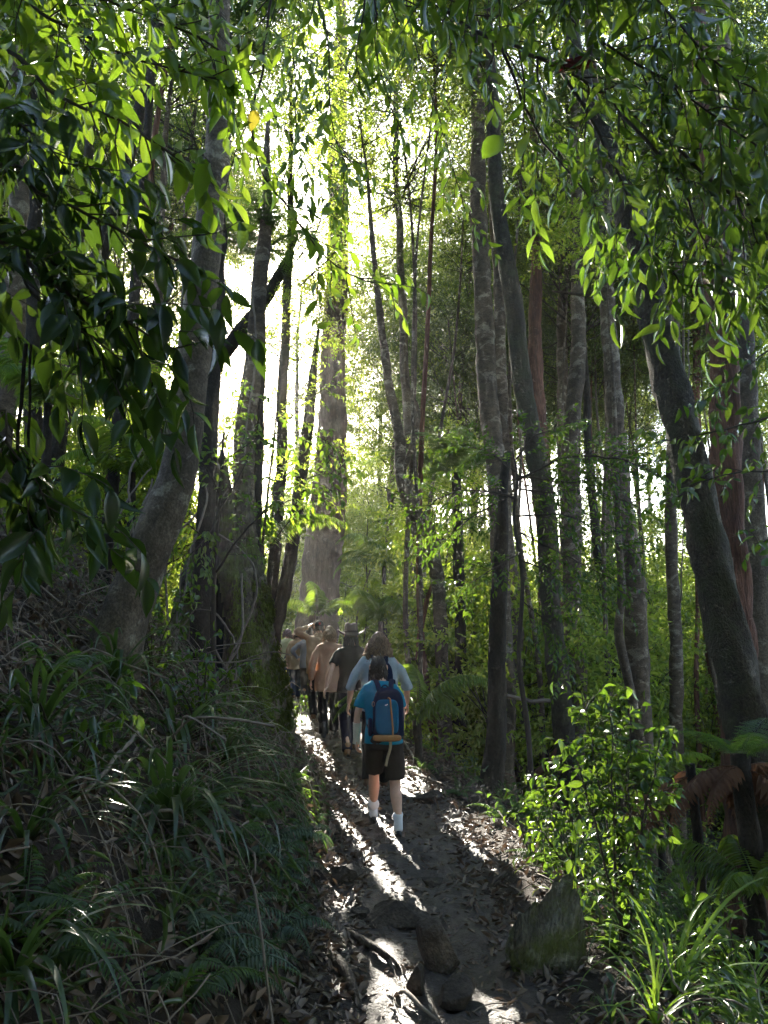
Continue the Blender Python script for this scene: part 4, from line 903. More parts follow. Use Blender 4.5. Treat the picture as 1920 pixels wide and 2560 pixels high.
def rock(label, px, py, wpx, hpx, seed, mat='rock', rz=0, depth=.8, sink=.25, jag=.10, tilt=(0, 0), peak=0.0):
    b = ground(px, py); dep = b[1] / ray(px, py)[1]; w_ = wpx / 2 / F * dep; h_ = hpx / F * dep / 1.6
    b[2] = Hp(b[0], b[1]); o = link('rock', rock_mesh(seed, mat, (w_, w_ * depth, h_), jag, peak=peak), None, (b[0], b[1], b[2] + h_ * (1 - sink) * .6)); o.rotation_euler = (*tilt, rz)
    tag(o, label, 'rock')
rock('big pointed mossy rock on the right edge of the path', 1345, 2425, 170, 215, 5, 'rock_moss', .4, .75, .1, .26, (.15, .25), peak=.5)
rock('brown rounded boulder in the middle of the muddy path', 1092, 2420, 130, 110, 12, 'rock_pale', .2, .8, .2)
rock('flat brown stone below the rounded boulder', 1150, 2490, 130, 60, 13, 'rock', .9, .8, .3)
rock('long smooth dark stone lying across the path', 985, 2310, 190, 70, 14, 'rock', -.25, .4, .25, .15)
rock('narrow upright stone left of the flat stone', 1040, 2480, 55, 70, 15, 'rock', .5, .8, .3)
rock('small dark stone on the left half of the path', 905, 2290, 50, 26, 16)
rock('small stone beside the long smooth stone', 965, 2275, 60, 30, 17)
rock('half-buried stone at the left verge of the path', 860, 2200, 90, 50, 18)
rock('low stone in the shadow ahead of the boulder', 1080, 2215, 60, 28, 19)
rock('stone step near the walkers feet at the left', 905, 2065, 60, 30, 20)
rock('low stone step on the path right of the nearest walker', 1085, 2010, 80, 28, 21)
def root_(label, pix, r, seed, mat='dead_stick'):
    P = []
    for px, py, lift in pix:
        b = ground(px, py); b[2] = Hp(b[0], b[1]) + lift; P.append(b)
    Q = spline(P, .03); g = np.random.default_rng(seed); Q[:, 2] += np.cumsum(g.normal(0, .0015, len(Q)))
    mb = MB(); add_tube(mb, Q, r * np.interp(np.linspace(0, 1, len(Q)), [0, .3, 1], [.7, 1, .35]), 9, rough=.14, seed=seed)
    tag(link('exposed_root', mb.mesh('exposed_root', M[mat], origin=P[0]), None, P[0]), label, 'root')
root_('loose root looping over the mud at the bottom of the path', [(1000, 2490, .02), (1015, 2500, .05), (1050, 2525, .03), (1100, 2560, .0)], .014, 1)
root_('root running down the left side of the path', [(870, 2350, .01), (930, 2390, .03), (985, 2420, .015), (1010, 2440, -.02)], .02, 2, 'rock')
root_('thick root humped at the left verge of the path', [(810, 2380, .0), (860, 2440, .03), (890, 2490, .02), (905, 2530, -.03)], .035, 3, 'rock')
root_('thin root crossing the path below the left verge', [(880, 2360, .01), (960, 2400, .012), (1000, 2460, -.01)], .010, 4)
root_('pale root beside the right side of the path near the palm', [(1010, 1860, .03), (1035, 1900, .05), (1060, 1930, .02)], .02, 5)
root_('curved root on the lit right shoulder of the path', [(1020, 1930, .01), (1090, 1965, .03), (1160, 1985, .0)], .016, 6)

# ------------------------------------------------------------------ litter, sticks, creeping cover
def scatter(n, ylo, yhi, ulo, uhi, g, ypow=1.6):
    y = ylo + (yhi - ylo) * g.uniform(0, 1, n) ** ypow; u = g.uniform(ulo, uhi, n); x = pathc(y) + u
    return x, y, u
def normals(x, y, e=.05):
    gx_ = (H(x + e, y) - H(x - e, y)) / (2 * e); gy_ = (H(x, y + e) - H(x, y - e)) / (2 * e)
    return unit(np.stack([-gx_, -gy_, np.ones_like(gx_)], 1))
g = np.random.default_rng(61)
mb = MB()
def litter_on(n, ylo, yhi, ulo, uhi, L, lift, mess):
    x, y, u = scatter(n, ylo, yhi, ulo, uhi, g); nr = normals(x, y); z = H(x, y)
    z = z + np.where(np.abs(u) < pathw(y), path_rough(x, y) + .02 - .03 * (1 - (u / pathw(y)) ** 2), 0) + g.uniform(.002, lift, n)
    nn = unit(nr + g.normal(0, mess, (n, 3))); d = unit(np.cross(nn, rnd_unit(n, g))); LL = L * g.uniform(.5, 1.3, n)
    add_leaves(mb, T_DRY, np.stack([x, y, z], 1), d, nn, LL, LL * g.uniform(.25, .5, n))
litter_on(14000, 1.8, 12, -5.5, -.6, .08, .07, .6)
litter_on(2600, 2.5, 16, -.75, .75, .05, .008, .22)
litter_on(2200, 2.5, 12, -.8, -.3, .065, .015, .35)
litter_on(5500, 2.8, 14, .35, 2.6, .07, .03, .4)
litter_on(2500, 8, 22, -2, 6, .08, .03, .4)
o = link('leaf_litter', mb.mesh('leaf_litter', M['litter'])); tag(o, 'dry brown leaf litter over the path edges and banks', 'leaf litter'); o['kind'] = 'stuff'
mb = MB()
def sticks(n, ylo, yhi, ulo, uhi, L, r, hang):
    x, y, u = scatter(n, ylo, yhi, ulo, uhi, g); nr = normals(x, y); z = H(x, y)
    for i in range(n):
        ln = L * g.uniform(.4, 1.4); down = nr[i] * np.array([1, 1, 0]); d = unit(down * hang + g.normal(0, .6, 3) * np.array([1, 1, .5]))
        p = np.array([x[i], y[i], z[i] + .01]); pts = []
        for t in (0, .35, .7, 1):
            q = p + d * ln * t + g.normal(0, .025, 3); on = abs(q[0] - float(pathc(q[1]))) < float(pathw(q[1])) + .15; q[2] = (Hp(q[0], q[1]) + .012) if on else max(q[2], Hs(q[0], q[1]) + .01) + .12 * ln * math.sin(3.1 * t); pts.append(q)
        add_tube(mb, spline(pts, .12), g.uniform(.4, 1.2) * r, 4, cap=False)
sticks(900, 1.8, 11, -5, -.75, .5, .0028, .7); sticks(90, 4.0, 10, -5, -1.0, .8, .008, .5); sticks(260, 3, 14, .8, 3.2, .4, .005, .5); sticks(120, 3, 15, -.6, .6, .18, .003, .1)
o = link('fallen_twigs', mb.mesh('fallen_twigs', M['dead_stick'])); tag(o, 'fallen dead twigs and dry stems tangled over the banks', 'twigs'); o['kind'] = 'stuff'
# low creeping leaves
mb = MB()
def cover(n, ylo, yhi, ulo, uhi, L, h, mi, tpl=T_LANCE, W=.45, clump=.22, spread=.12, ncl=None, ypow=1.5):
    ncl = ncl or n // 25; x, y, u = scatter(ncl, ylo, yhi, ulo, uhi, g, ypow); ci = g.integers(0, ncl, n)
    px_, py2 = x[ci] + g.normal(0, spread, n), y[ci] + g.normal(0, spread, n); ok = np.abs(px_ - pathc(py2)) > pathw(py2) + .02
    px_, py2 = px_[ok], py2[ok]; k = len(px_); z = H(px_, py2) + g.uniform(0, 1, k) ** 1.5 * h
    nn = unit(normals(px_, py2) + g.normal(0, .5, (k, 3))); d = unit(np.cross(nn, rnd_unit(k, g)) + normals(px_, py2) * np.array([1, 1, 0]) * .5); LL = L * g.uniform(.5, 1.4, k)
    add_leaves(mb, tpl, np.stack([px_, py2, z], 1), d, nn, LL, LL * W, mi)
cover(4000, 1.8, 11, -4.5, -.65, .045, .14, 0); cover(2600, 1.8, 9, -2.2, -.65, .13, .2, 1, W=.07); cover(4000, 10, 24, -8, -1.2, .08, .4, 0)
cover(6000, 3.5, 14, .95, 4.5, .06, .3, 0); cover(3000, 3.2, 9, 1.0, 3.5, .13, .3, 1, W=.09); cover(14000, 12, 40, 1, 18, .11, .9, 2, T_TINY, .45, spread=.5, ypow=1.2); cover(6000, 16, 40, -10, 1, .11, .9, 2, T_TINY, .45, spread=.5, ypow=1.2)
o = link('ground_cover', mb.mesh('ground_cover', [M['fern'], M['strap'], M['leaf_far']])); tag(o, 'low green creeping leaves and grass over both banks', 'ground cover'); o['kind'] = 'stuff'

# dry climbing stems tangled over the upper bank
mb = MB(); x, y, u = scatter(520, 3.2, 12, -5.5, -1.3, g, 1.2); nr = normals(x, y)
for i in range(len(x)):
    p = np.array([x[i], y[i], Hs(x[i], y[i])]); ln = g.uniform(.4, 1.3); d = unit(nr[i] * np.array([1, 1, 0]) * .6 + g.normal(0, .7, 3)); h_ = g.uniform(.05, .45)
    q = [p + d * ln * t + np.array([0, 0, 0]) + g.normal(0, .04, 3) for t in (0, .3, .65, 1)]
    for j, t in enumerate((0, .3, .65, 1)): q[j][2] = Hs(q[j][0], q[j][1]) + h_ * math.sin(3.14 * min(1, t + .08)) + .005
    add_tube(mb, spline(q, .09), g.uniform(.0018, .005), 4, cap=False)
o = link('dry_stems', mb.mesh('dry_stems', M['dead_stick'])); tag(o, 'tangle of dry grey climbing stems over the upper left bank', 'stems'); o['kind'] = 'stuff'
# hanging and climbing vines
def vine(label, pts, r, mat='twig', seed=0):
    Q = spline(pts, .1); g = np.random.default_rng(seed); Q = Q + np.cumsum(g.normal(0, .006, Q.shape), 0)
    mb = MB(); add_tube(mb, Q, r, 6, rough=.1, seed=seed); tag(link('vine', mb.mesh('vine', M[mat], origin=Q[-1]), None, Q[-1]), label, 'vine')
vine('dark strip of dead bark hanging under the left leaves', PX((62, 860, 2.6), (58, 960, 2.6), (48, 1070, 2.62), (42, 1190, 2.64)), .007, 'bark_dark', 1)
vine('second dark hanging strip beside the first at the left', PX((78, 860, 2.62), (82, 980, 2.62), (80, 1090, 2.62), (88, 1190, 2.64)), .005, 'bark_dark', 2)
vine('thin vine climbing the dark trunk behind the stump', PX((600, 1560, 11.2), (620, 1250, 11.2), (618, 1100, 11.2), (640, 900, 11.2), (630, 700, 11.3)), .016, 'dead_stick', 3)
vine('thin pale vine hanging right of the patchy grey trunk', PX((1722, 820, 9), (1716, 1000, 9), (1706, 1150, 9), (1704, 1330, 9), (1700, 1500, 9)), .009, 'dead_stick', 4)
vine('dry stick lying diagonally on the left bank', [ground(350, 1900) + np.array([0, 0, .18]), ground(240, 2010) + np.array([0, 0, .12]), ground(170, 2080) + np.array([0, 0, .05])], .012, 'dead_stick', 5)
vine('long thin bare cane slanting across the left bank', [ground(130, 2050) + np.array([0, 0, .2]), ground(300, 2150) + np.array([0, 0, .25]), ground(420, 2300) + np.array([0, 0, .05])], .005, 'dead_stick', 6)
vine('fallen branch bent over behind the near-black trunk', [at(1240, 1730, 10.5), at(1330, 1750, 10.6), at(1380, 1745, 10.6), at(1430, 1790, 10.6), at(1440, 1850, 10.6)], .03, 'dead_stick', 7)
def strip(label, pts, r):
    Q = spline(pts, .05); mb = MB(); add_tube(mb, Q, r * np.sin(np.linspace(.35, 2.9, len(Q))), 8, flat=.25); tag(link('bark_strip', mb.mesh('bark_strip', M['bark_red'], origin=Q[0]), None, Q[0]), label, 'bark')
strip('curled strip of fallen red bark leaning by the grey trunk', [at(1330, 1955, 9.8), at(1345, 1930, 9.8), at(1375, 1910, 9.8), at(1390, 1870, 9.8)], .05)
strip('second curved piece of fallen red bark left of the first', [at(1250, 1930, 10.0), at(1270, 1935, 10.0), at(1300, 1950, 10.0)], .03)
strip('piece of brown bark dangling from the crooked tree behind the walkers', [at(1087, 1440, 12.7), at(1068, 1500, 12.8), at(1052, 1570, 12.9), at(1045, 1610, 12.9), at(1040, 1650, 12.9)], .045)
# ------------------------------------------------------------------ people
def skin_mat(name, col):
    m = plain(name, col, .55, .10, 18, .12, .4); b = m.node_tree.nodes['Principled BSDF']
    b.inputs['Subsurface Weight'].default_value = .12; b.inputs['Subsurface Radius'].default_value = (.02, .008, .004); b.inputs['Subsurface Scale'].default_value = .4
    return m
M['skin'] = skin_mat('skin', (.48, .26, .18)); M['skin_pale'] = skin_mat('skin_pale', (.58, .33, .235))
def hair_mat(name, col):
    m, t, N, L, b = mat_base(name); g_ = N.new('ShaderNodeNewGeometry'); r = ramp(N, [(0, tuple(c * .6 for c in col)), (1, tuple(min(1, c * 1.5) for c in col))])
    L.new(g_.outputs['Random Per Island'], r.inputs[0]); L.new(r.outputs[0], b.inputs['Base Color']); b.inputs['Roughness'].default_value = .45
    tr = N.new('ShaderNodeBsdfTranslucent'); L.new(r.outputs[0], tr.inputs['Color']); mx = N.new('ShaderNodeMixShader'); mx.inputs[0].default_value = .3
    L.new(b.outputs[0], mx.inputs[1]); L.new(tr.outputs[0], mx.inputs[2]); L.new(mx.outputs[0], N['Material Output'].inputs['Surface']); return m
M['hair_dark'] = hair_mat('hair_dark', (.036, .022, .015)); M['hair_black'] = hair_mat('hair_black', (.010, .008, .008)); M['hair_curl'] = hair_mat('hair_curl', (.24, .15, .09)); M['hair_fair'] = hair_mat('hair_fair', (.30, .21, .13)); M['hair_brown'] = hair_mat('hair_brown', (.06, .035, .022))
C_ = lambda n, c, t=0, **k: M.__setitem__(n, cloth_mat(n, c, t, **k))
C_('teal', (.012, .19, .30), .08); C_('shorts', (.030, .022, .019)); C_('sock', (.72, .72, .76)); C_('black', (.008, .008, .010)); C_('navy', (.022, .020, .036)); C_('tan', (.42, .25, .165), .18); C_('khaki', (.30, .215, .14), .12)
C_('paleblue', (.36, .41, .46), .15); C_('greyblue', (.20, .22, .28), .1); C_('jacket', (.30, .20, .13), .08); C_('jeans', (.045, .065, .11)); C_('greypants', (.05, .05, .055)); C_('lime', (.52, .56, .36), .15); C_('bandage', (.62, .55, .46), .05)
C_('bag_blue', (.012, .10, .19)); C_('bag_navy', (.010, .016, .042)); C_('bag_tan', (.34, .165, .07)); C_('felt', (.10, .075, .058)); C_('felt_band', (.05, .035, .028)); C_('straw', (.50, .36, .19), .15); C_('cap', (.014, .012, .018)); C_('strap_tan', (.33, .25, .17))
M['white_mark'] = plain('white_mark', (.8, .8, .82), .5, .03); M['red_mark'] = plain('red_mark', (.35, .03, .05), .6, .05)
M['boot_tan'] = plain('boot_tan', (.28, .15, .075), .7, .2); M['boot_black'] = plain('boot_black', (.012, .012, .012), .35, .2, spec=.5); M['shoe_dark'] = plain('shoe_dark', (.03, .035, .038), .75, .3); M['sole'] = plain('sole', (.16, .15, .14), .8, .2); M['boot_brown'] = plain('boot_brown', (.12, .06, .032), .7, .2)
M['eye'] = plain('eye', (.02, .015, .012), .15, .1); M['lips'] = plain('lips', (.35, .12, .10), .5, .05)

def remesh(mb, name, mat, vox=.013, smooth=4, wrinkle=0.0, seed=0, extra=None, stretch=(1, 1, 1)):
    me = mb.mesh('tmp', []); o = link('tmp', me); md = o.modifiers.new('r', 'REMESH'); md.mode = 'VOXEL'; md.voxel_size = vox
    sm = o.modifiers.new('s', 'SMOOTH'); sm.iterations = smooth; sm.factor = .5
    dg = bpy.context.evaluated_depsgraph_get(); ev = o.evaluated_get(dg); r = bpy.data.meshes.new_from_object(ev)
    bpy.data.objects.remove(o); bpy.data.meshes.remove(me)
    n = len(r.vertices); v = np.empty(n * 3, np.float32); r.vertices.foreach_get('co', v); v = v.reshape(-1, 3).astype(float)
    if wrinkle:
        nr = np.empty(n * 3, np.float32); r.vertices.foreach_get('normal', nr); nr = nr.reshape(-1, 3)
        g = np.random.default_rng(seed); d = np.zeros(n)
        for k in range(14):
            kk = unit(g.standard_normal(3)) * g.uniform(10, 44) * np.array(stretch); d += np.sin(v @ kk + 2.0 * np.sin(v @ (kk[::-1] * .35)) + g.uniform(0, 6)) / 14 ** .5
        v = v + nr * (wrinkle * d)[:, None]
    fl = np.empty(len(r.loops), np.int32); r.loops.foreach_get('vertex_index', fl)
    tot = np.empty(len(r.polygons), np.int32); r.polygons.foreach_get('loop_total', tot); st = np.empty(len(r.polygons), np.int32); r.polygons.foreach_get('loop_start', st)
    out = MB(); out.v = [v]; out.n = n
    for c in (3, 4):
        s_ = st[tot == c]
        if len(s_): out.f.append(fl[s_[:, None] + np.arange(c)[None]].astype(np.int64)); out.m.append(np.zeros(len(s_), int))
    bpy.data.meshes.remove(r)
    if extra is not None:
        for a in range(len(extra.v)): pass
        out.v += extra.v; out.f += [f + n for f in extra.f]; out.m += extra.m; out.n += extra.n
    return out.mesh(name, mat)
V3 = lambda *a: np.array(a, float)
def ik(a, b, l1, l2, bend):
    d = b - a; L = min(np.linalg.norm(d), (l1 + l2) * .999); u = unit(d); x = (l1 * l1 - l2 * l2 + L * L) / (2 * L); h = math.sqrt(max(1e-6, l1 * l1 - x * x))
    bn = unit(bend - u * np.dot(bend, u)); return a + u * x + bn * h
def seg(mb, pts, rad, sides=12, step=.03):
    A = spline(np.concatenate([np.array(pts), np.array(rad)[:, None]], 1), step); add_tube(mb, A[:, :3], A[:, 3], sides)
def ball(mb, c, r, sides=14):
    t = np.linspace(-1, 1, 11); loft(mb, [(c[0], c[1], c[2] + r[2] * math.sin(a * math.pi / 2), max(.001, r[0] * math.cos(a * math.pi / 2)), max(.001, r[1] * math.cos(a * math.pi / 2))) for a in t], sides)
def hand(mb, wrist, d, side, curl=.35, flip=1):
    """palm and five fingers hanging along d; side: -1 left, 1 right; the palm faces the thigh"""
    d = unit(d); fw = unit(V3(0, 1, 0) - d * d[1]); sd = np.cross(d, fw)            # fw: thumb edge forward; sd: across the thickness
    if np.dot(sd, V3(-side, 0, 0)) < 0: sd = -sd                                     # points to the body: the palm side
    a = np.linspace(0, 1, 6)
    P = wrist[None] + d[None] * (a * .095)[:, None]
    V, Fq, Ft = tube(P, np.interp(a, [0, .4, 1], [.022, .036, .038]), 12)
    c = P.repeat(12, 0); o = V[:72] - c; o = o - sd * (o @ sd)[:, None] * .62; V[:72] = c + o
    n0 = mb.n; mb.add(V, Fq); mb.f.append(Ft + n0); mb.m.append(np.zeros(len(Ft), int))
    for k, (off, ln) in enumerate(((.028, .070), (.010, .080), (-.009, .074), (-.027, .058))):
        p0 = wrist + d * .085 + fw * off; c1 = curl * (1 + .12 * k); q = [p0]; an = c1 * .5
        for s_ in (.42, .32, .26):
            q.append(q[-1] + (d * math.cos(an) + sd * math.sin(an)) * ln * s_); an += c1
        add_tube(mb, spline(q, .012), np.linspace(.0095, .0065, len(spline(q, .012))), 8)
    q = [wrist + d * .022 + fw * .018, wrist + d * .048 + fw * .044 + sd * .010, wrist + d * .078 + fw * .052 + sd * .018, wrist + d * .100 + fw * .048 + sd * .022]
    add_tube(mb, spline(q, .012), np.linspace(.013, .008, len(spline(q, .012))), 8)
def person(label, px, Y, H_, heading, sp_):
    S = sp_; k = H_ / 1.70; x = at(px, 1700, Y)[0]; z0 = Hp(x, Y)
    root = thing('person', label, 'person', (x, Y, z0), heading); sh = S.get('sh', .175); hipw = S.get('hip', .165); lean = S.get('lean', .05); sway = S.get('sway', 0.0)
    def J(a): return V3(*a) * k
    hip = {-1: J((-.092, 0, .90)), 1: J((.092, 0, .90))}; foot = {}; knee = {}
    for s_, nm in ((-1, 'L'), (1, 'R')):
        fy, fl, fo = S.get('foot' + nm, (0, 0, 0)); hx = math.cos(heading) * s_ * .09 - math.sin(heading) * fy; hy = math.sin(heading) * s_ * .09 + math.cos(heading) * fy
        gz = Hp(x + hx * k, Y + hy * k) - z0
        foot[s_] = J((s_ * .085 + fo, fy, .085 + fl)) + V3(0, 0, gz); 
        d = foot[s_] - hip[s_]; L = np.linalg.norm(d)
        knee[s_] = ik(hip[s_], foot[s_], .435 * k, .425 * k, V3(0, 1, .1))
    tw = lambda z: lean * max(0, z - .9) / .6
    def T(rows, grow=0.0): return [((sway * max(0, z - .9)) * k, (cy + tw(z)) * k, z * k, (rx + grow) * k, (ry + grow) * k) for z, cy, rx, ry in rows]
    bulk = S.get('bulk', 1.0)
    torso = [(.80, -.005, hipw * .80, .10), (.88, -.01, hipw, .118), (.96, -.005, hipw * .95, .112), (1.05, 0, .138 * bulk, .098), (1.15, 0, .142 * bulk, .10), (1.26, -.005, sh * .93, .112 * bulk), (1.36, -.01, sh * .98, .105), (1.42, -.01, sh * .72, .078), (1.455, -.004, .070, .062), (1.50, .004, .054, .056), (1.56, .012, .052, .056)]
    mb = MB(); loft(mb, T(torso), 24)
    hy_, hp_ = S.get('head', (0, 0)); hc = V3(sway * .7 * k, (.03 + tw(1.6)) * k, 1.585 * k); hr = V3(.074, .094, .118) * k * S.get('hs', 1.0)
    ball(mb, hc, hr, 20); ball(mb, hc + V3(0, .035, -.055) * k, V3(.055, .06, .065) * k, 16)
    for s_ in (-1, 1):
        seg(mb, [hip[s_] + V3(0, 0, .02), hip[s_] * .55 + knee[s_] * .45, knee[s_], knee[s_] * .68 + foot[s_] * .32 + V3(0, -.022, 0), foot[s_] + V3(0, 0, .10), foot[s_]], [.086 * k, .076 * k, .056 * k, .058 * k, .037 * k, .038 * k])
    arm = {}
    for s_, nm in ((-1, 'L'), (1, 'R')):
        shp = V3(s_ * (sh - .015) + sway * .5, tw(1.4) - .01, 1.385) * k; e, w_ = S.get('arm' + nm, ((.05, -.02, -.27), (-.01, .08, -.24)))
        el = shp + V3(s_ * e[0], e[1], e[2]) * k; wr = el + V3(s_ * w_[0], w_[1], w_[2]) * k; arm[s_] = (shp, el, wr)
        seg(mb, [shp + V3(-s_ * .03, 0, .005) * k, shp * .6 + el * .4, el, el * .6 + wr * .4, wr], [.052 * k, .045 * k, .036 * k, .038 * k, .024 * k])
    ex = MB()
    for s_ in (-1, 1): hand(ex, arm[s_][2] - unit(arm[s_][2] - arm[s_][1]) * .012, arm[s_][2] - arm[s_][1], s_, S.get('curl', .35))
    # face
    cy, sy = math.cos(hy_), math.sin(hy_)
    def fc(a): a = V3(*a) * k; return hc + V3(a[0] * cy - a[1] * sy, a[0] * sy + a[1] * cy, a[2])
    add_tube(ex, spline([fc((0, .088, .012)), fc((0, .103, -.012)), fc((0, .118, -.034)), fc((0, .098, -.044))], .01), [.008 * k, .010 * k, .012 * k, .014 * k, .012 * k][:5] if False else .011 * k, 8)
    for s_ in (-1, 1):
        q = [fc((s_ * .070, .004, .022)), fc((s_ * .084, -.008, .026)), fc((s_ * .088, -.012, .0)), fc((s_ * .080, -.002, -.026)), fc((s_ * .070, .006, -.03))]
        add_tube(ex, spline(q, .008), .0095 * k, 7)
    body = link('body', remesh(mb, 'body', M[S.get('skin', 'skin')], .012, 5, extra=ex), root)
    for s_ in (-1, 1):
        em = MB(); ball(em, fc((s_ * .03, .087, .004)), V3(.011, .009, .008) * k, 8); link('eye', em.mesh('eye', M['eye']), root)
    mm = MB(); add_tube(mm, spline([fc((-.022, .088, -.066)), fc((0, .099, -.064)), fc((.022, .088, -.066))], .008), .006 * k, 6); link('mouth', mm.mesh('mouth', M['lips']), root)
    # top
    mb = MB(); hem = S.get('hem', .86); ez = S.get('ease', .018); fl = S.get('flare', .01)
    rows = [r_ for r_ in torso if hem < r_[0] < 1.46]
    if S.get('loose', S.get('sleeve', 'long') != 'tee'): rows = [(z, cy, max(rx, np.interp(z, [hem, 1.26], [hipw + fl, sh * .93])), max(ry, np.interp(z, [hem, 1.26], [.118 + fl, .112]))) if z < 1.26 else (z, cy, rx, ry) for z, cy, rx, ry in rows]
    r0 = (hem, -.01, hipw + fl, .118 + fl)
    loft(mb, T([(hem - .004, -.01, r0[2] * .96, r0[3] * .96), r0] + rows[:-1], ez) + T([rows[-1]], .010), 28)
    for s_ in (-1, 1):
        shp, el, wr = arm[s_]; sl = S.get('sleeve', 'long'); d0 = shp + V3(-s_ * .05, 0, .004) * k
        if sl == 'tee': seg(mb, [d0, shp * .65 + el * .35, shp * .28 + el * .72], [.062 * k, .064 * k, .069 * k])
        elif sl == 'rolled':
            seg(mb, [d0, shp * .5 + el * .5, el, el * .8 + wr * .2], [.064 * k, .062 * k, .056 * k, .058 * k]); c1, c2 = el * .93 + wr * .07, el * .74 + wr * .26; seg(mb, [c1, c1 * .5 + c2 * .5, c2], [.058 * k, .063 * k, .060 * k])
        else: seg(mb, [d0, shp * .5 + el * .5, el, el * .5 + wr * .5, el * .06 + wr * .94], [.064 * k, .060 * k, .053 * k, .049 * k, .040 * k])
    if S.get('collar', False): loft(mb, [(c[0], c[1], c[2], c[3], c[4]) for c in T([(1.425, -.005, .098, .082), (1.45, -.004, .082, .076), (1.485, .004, .072, .074)], .004)], 20)
    link('shirt' if sl != 'tee' else 't_shirt', remesh(mb, 'shirt', M[S['top']], .011, 3, S.get('wr', .006), seed=int(px), stretch=(1, 1, .55)), root)
    # bottoms
    mb = MB(); short = S.get('bottom', 'pants') == 'shorts'
    loft(mb, T([(.80, -.005, hipw * .9, .112), (.88, -.01, hipw + .006, .126), (.95, -.006, hipw + .002, .120), (1.0, 0, .150, .108)], .008), 26)
    for s_ in (-1, 1):
        h_, kn, ft = hip[s_], knee[s_], foot[s_]
        if short: seg(mb, [h_ + V3(0, 0, -.01), h_ * .6 + kn * .4, h_ * .12 + kn * .88], [.100 * k, .104 * k, .098 * k])
        else: seg(mb, [h_ + V3(0, 0, -.01), h_ * .5 + kn * .5, kn, kn * .5 + ft * .5 + V3(0, -.012, 0), kn * S.get('cuff', .04) + ft * (1 - S.get('cuff', .04))], [.100 * k, .092 * k, .078 * k, .076 * k, .070 * k])
    link('shorts' if short else 'trousers', remesh(mb, 'trousers', M[S['bmat']], .012, 3, .005, seed=int(px) + 5, stretch=(1, 1, 1.2)), root)
    # shoes
    for s_ in (-1, 1):
        a = foot[s_]; pit = S.get('pitchL' if s_ < 0 else 'pitchR', 0.0); cpt, spt = math.cos(pit), math.sin(pit); fwd, up = V3(0, cpt, -spt), V3(0, spt, cpt)
        hi = S.get('shoe_h', .10); mb = MB(); rows = []
        nA = 13; yv = np.linspace(-.062, .195, nA); ang = np.linspace(0, 2 * np.pi, 16, endpoint=False); V = []
        for yv_ in yv:
            t = (yv_ + .062) / .257; hw_ = np.interp(t, [0, .12, .5, .75, .93, 1], [.018, .034, .036, .045, .034, .010]); ht = np.interp(t, [0, .1, .35, .6, .9, 1], [.05, hi * .9, hi * .85, .066, .046, .022])
            for q in ang: V.append(a + (V3(1, 0, 0) * hw_ * math.cos(q) + fwd * yv_ + up * (-.075 + ht * .5 + ht * .5 * math.sin(q))) * k)
        i = np.arange(nA - 1)[:, None] * 16; j = np.arange(16)[None]; f = np.stack([i + j, i + (j + 1) % 16, i + 16 + (j + 1) % 16, i + 16 + j], -1).reshape(-1, 4)
        mb.add(np.array(V), f); n0 = mb.n
        so = link('shoe' if hi < .12 else 'boot', mb.mesh('shoe', M[S['shoe']]), root)
        if hi >= .12:
            mb2 = MB(); seg(mb2, [a + up * -.02 * k, a + V3(0, 0, hi * .6) * k, a * (1 - S.get('shaft', .25)) + knee[s_] * S.get('shaft', .25)], [.044 * k, .048 * k, S.get('shaft_r', .058) * k]); link('boot_shaft', mb2.mesh('boot_shaft', M[S['shoe']]), so)
        ms = MB(); V = []
        for yv_ in yv:
            t = (yv_ + .062) / .257; hw_ = np.interp(t, [0, .12, .5, .75, .93, 1], [.022, .038, .039, .048, .038, .014])
            for zz_ in (-.088, -.066):
                for q in (-1, 1): V.append(a + (V3(1, 0, 0) * hw_ * q + fwd * yv_ * 1.02 + up * zz_) * k)
        f = []
        for r_ in range(nA - 1):
            b = 4 * r_; f += [(b, b + 1, b + 5, b + 4), (b + 2, b + 6, b + 7, b + 3), (b, b + 4, b + 6, b + 2), (b + 1, b + 3, b + 7, b + 5)]
        f += [(0, 2, 3, 1), (4 * nA - 4, 4 * nA - 3, 4 * nA - 1, 4 * nA - 2)]
        ms.add(np.array(V), np.array(f)); link('sole', ms.mesh('sole', M['sole'], smooth=False), so)
        if S.get('sock'):
            mb = MB(); seg(mb, [a + V3(0, 0, -.01), a + V3(0, 0, .10), knee[s_] * .30 + a * .70 + V3(0, -.021, 0)], [.045 * k, .043 * k, .059 * k]); link('sock', mb.mesh('sock', M[S['sock']]), root)
    # hair
    hs = S.get('hair')
    if hs:
        g = np.random.default_rng(int(px)); mb = MB(); mat = M[hs['mat']]; R_ = hr * 1.045
        cap = MB(); ball(cap, hc + V3(0, -.010, .010) * k, V3(.079, .092, .115) * k, 22)
        for q in range(hs.get('n', 160)):
            u = unit(g.standard_normal(3)); 
            if u[2] < hs.get('zmin', -.1) or (u[1] > .45 and u[2] < .55): continue
            p = hc + u * R_ * 1.02; ln = hs['len'] * g.uniform(.75, 1.15); n_ = 9; pts = [p]; out = unit(u * V3(1, 1, .2))
            for s2 in range(1, n_):
                t = s2 / (n_ - 1); w2 = hs['curl']
                qv = p + out * (hs.get('puff', .03) * k * math.sin(min(1, t * 1.6) * 1.57)) + V3(0, -.012 * t, -1) * ln * t * k + V3(math.sin(9 * t * hs.get('fr', 1) + q), math.cos(8 * t * hs.get('fr', 1) + q * 1.7), 0) * w2 * k * t ** .6
                v = (qv - hc) / (R_ * .98); m_ = np.linalg.norm(v)
                if m_ < 1.03: qv = hc + unit(v) * R_ * 1.03
                if hs.get('tie') is not None and t > .45: qv = qv * (1 - (t - .45)) + (hc + V3(*hs['tie']) * k) * (t - .45)
                pts.append(qv)
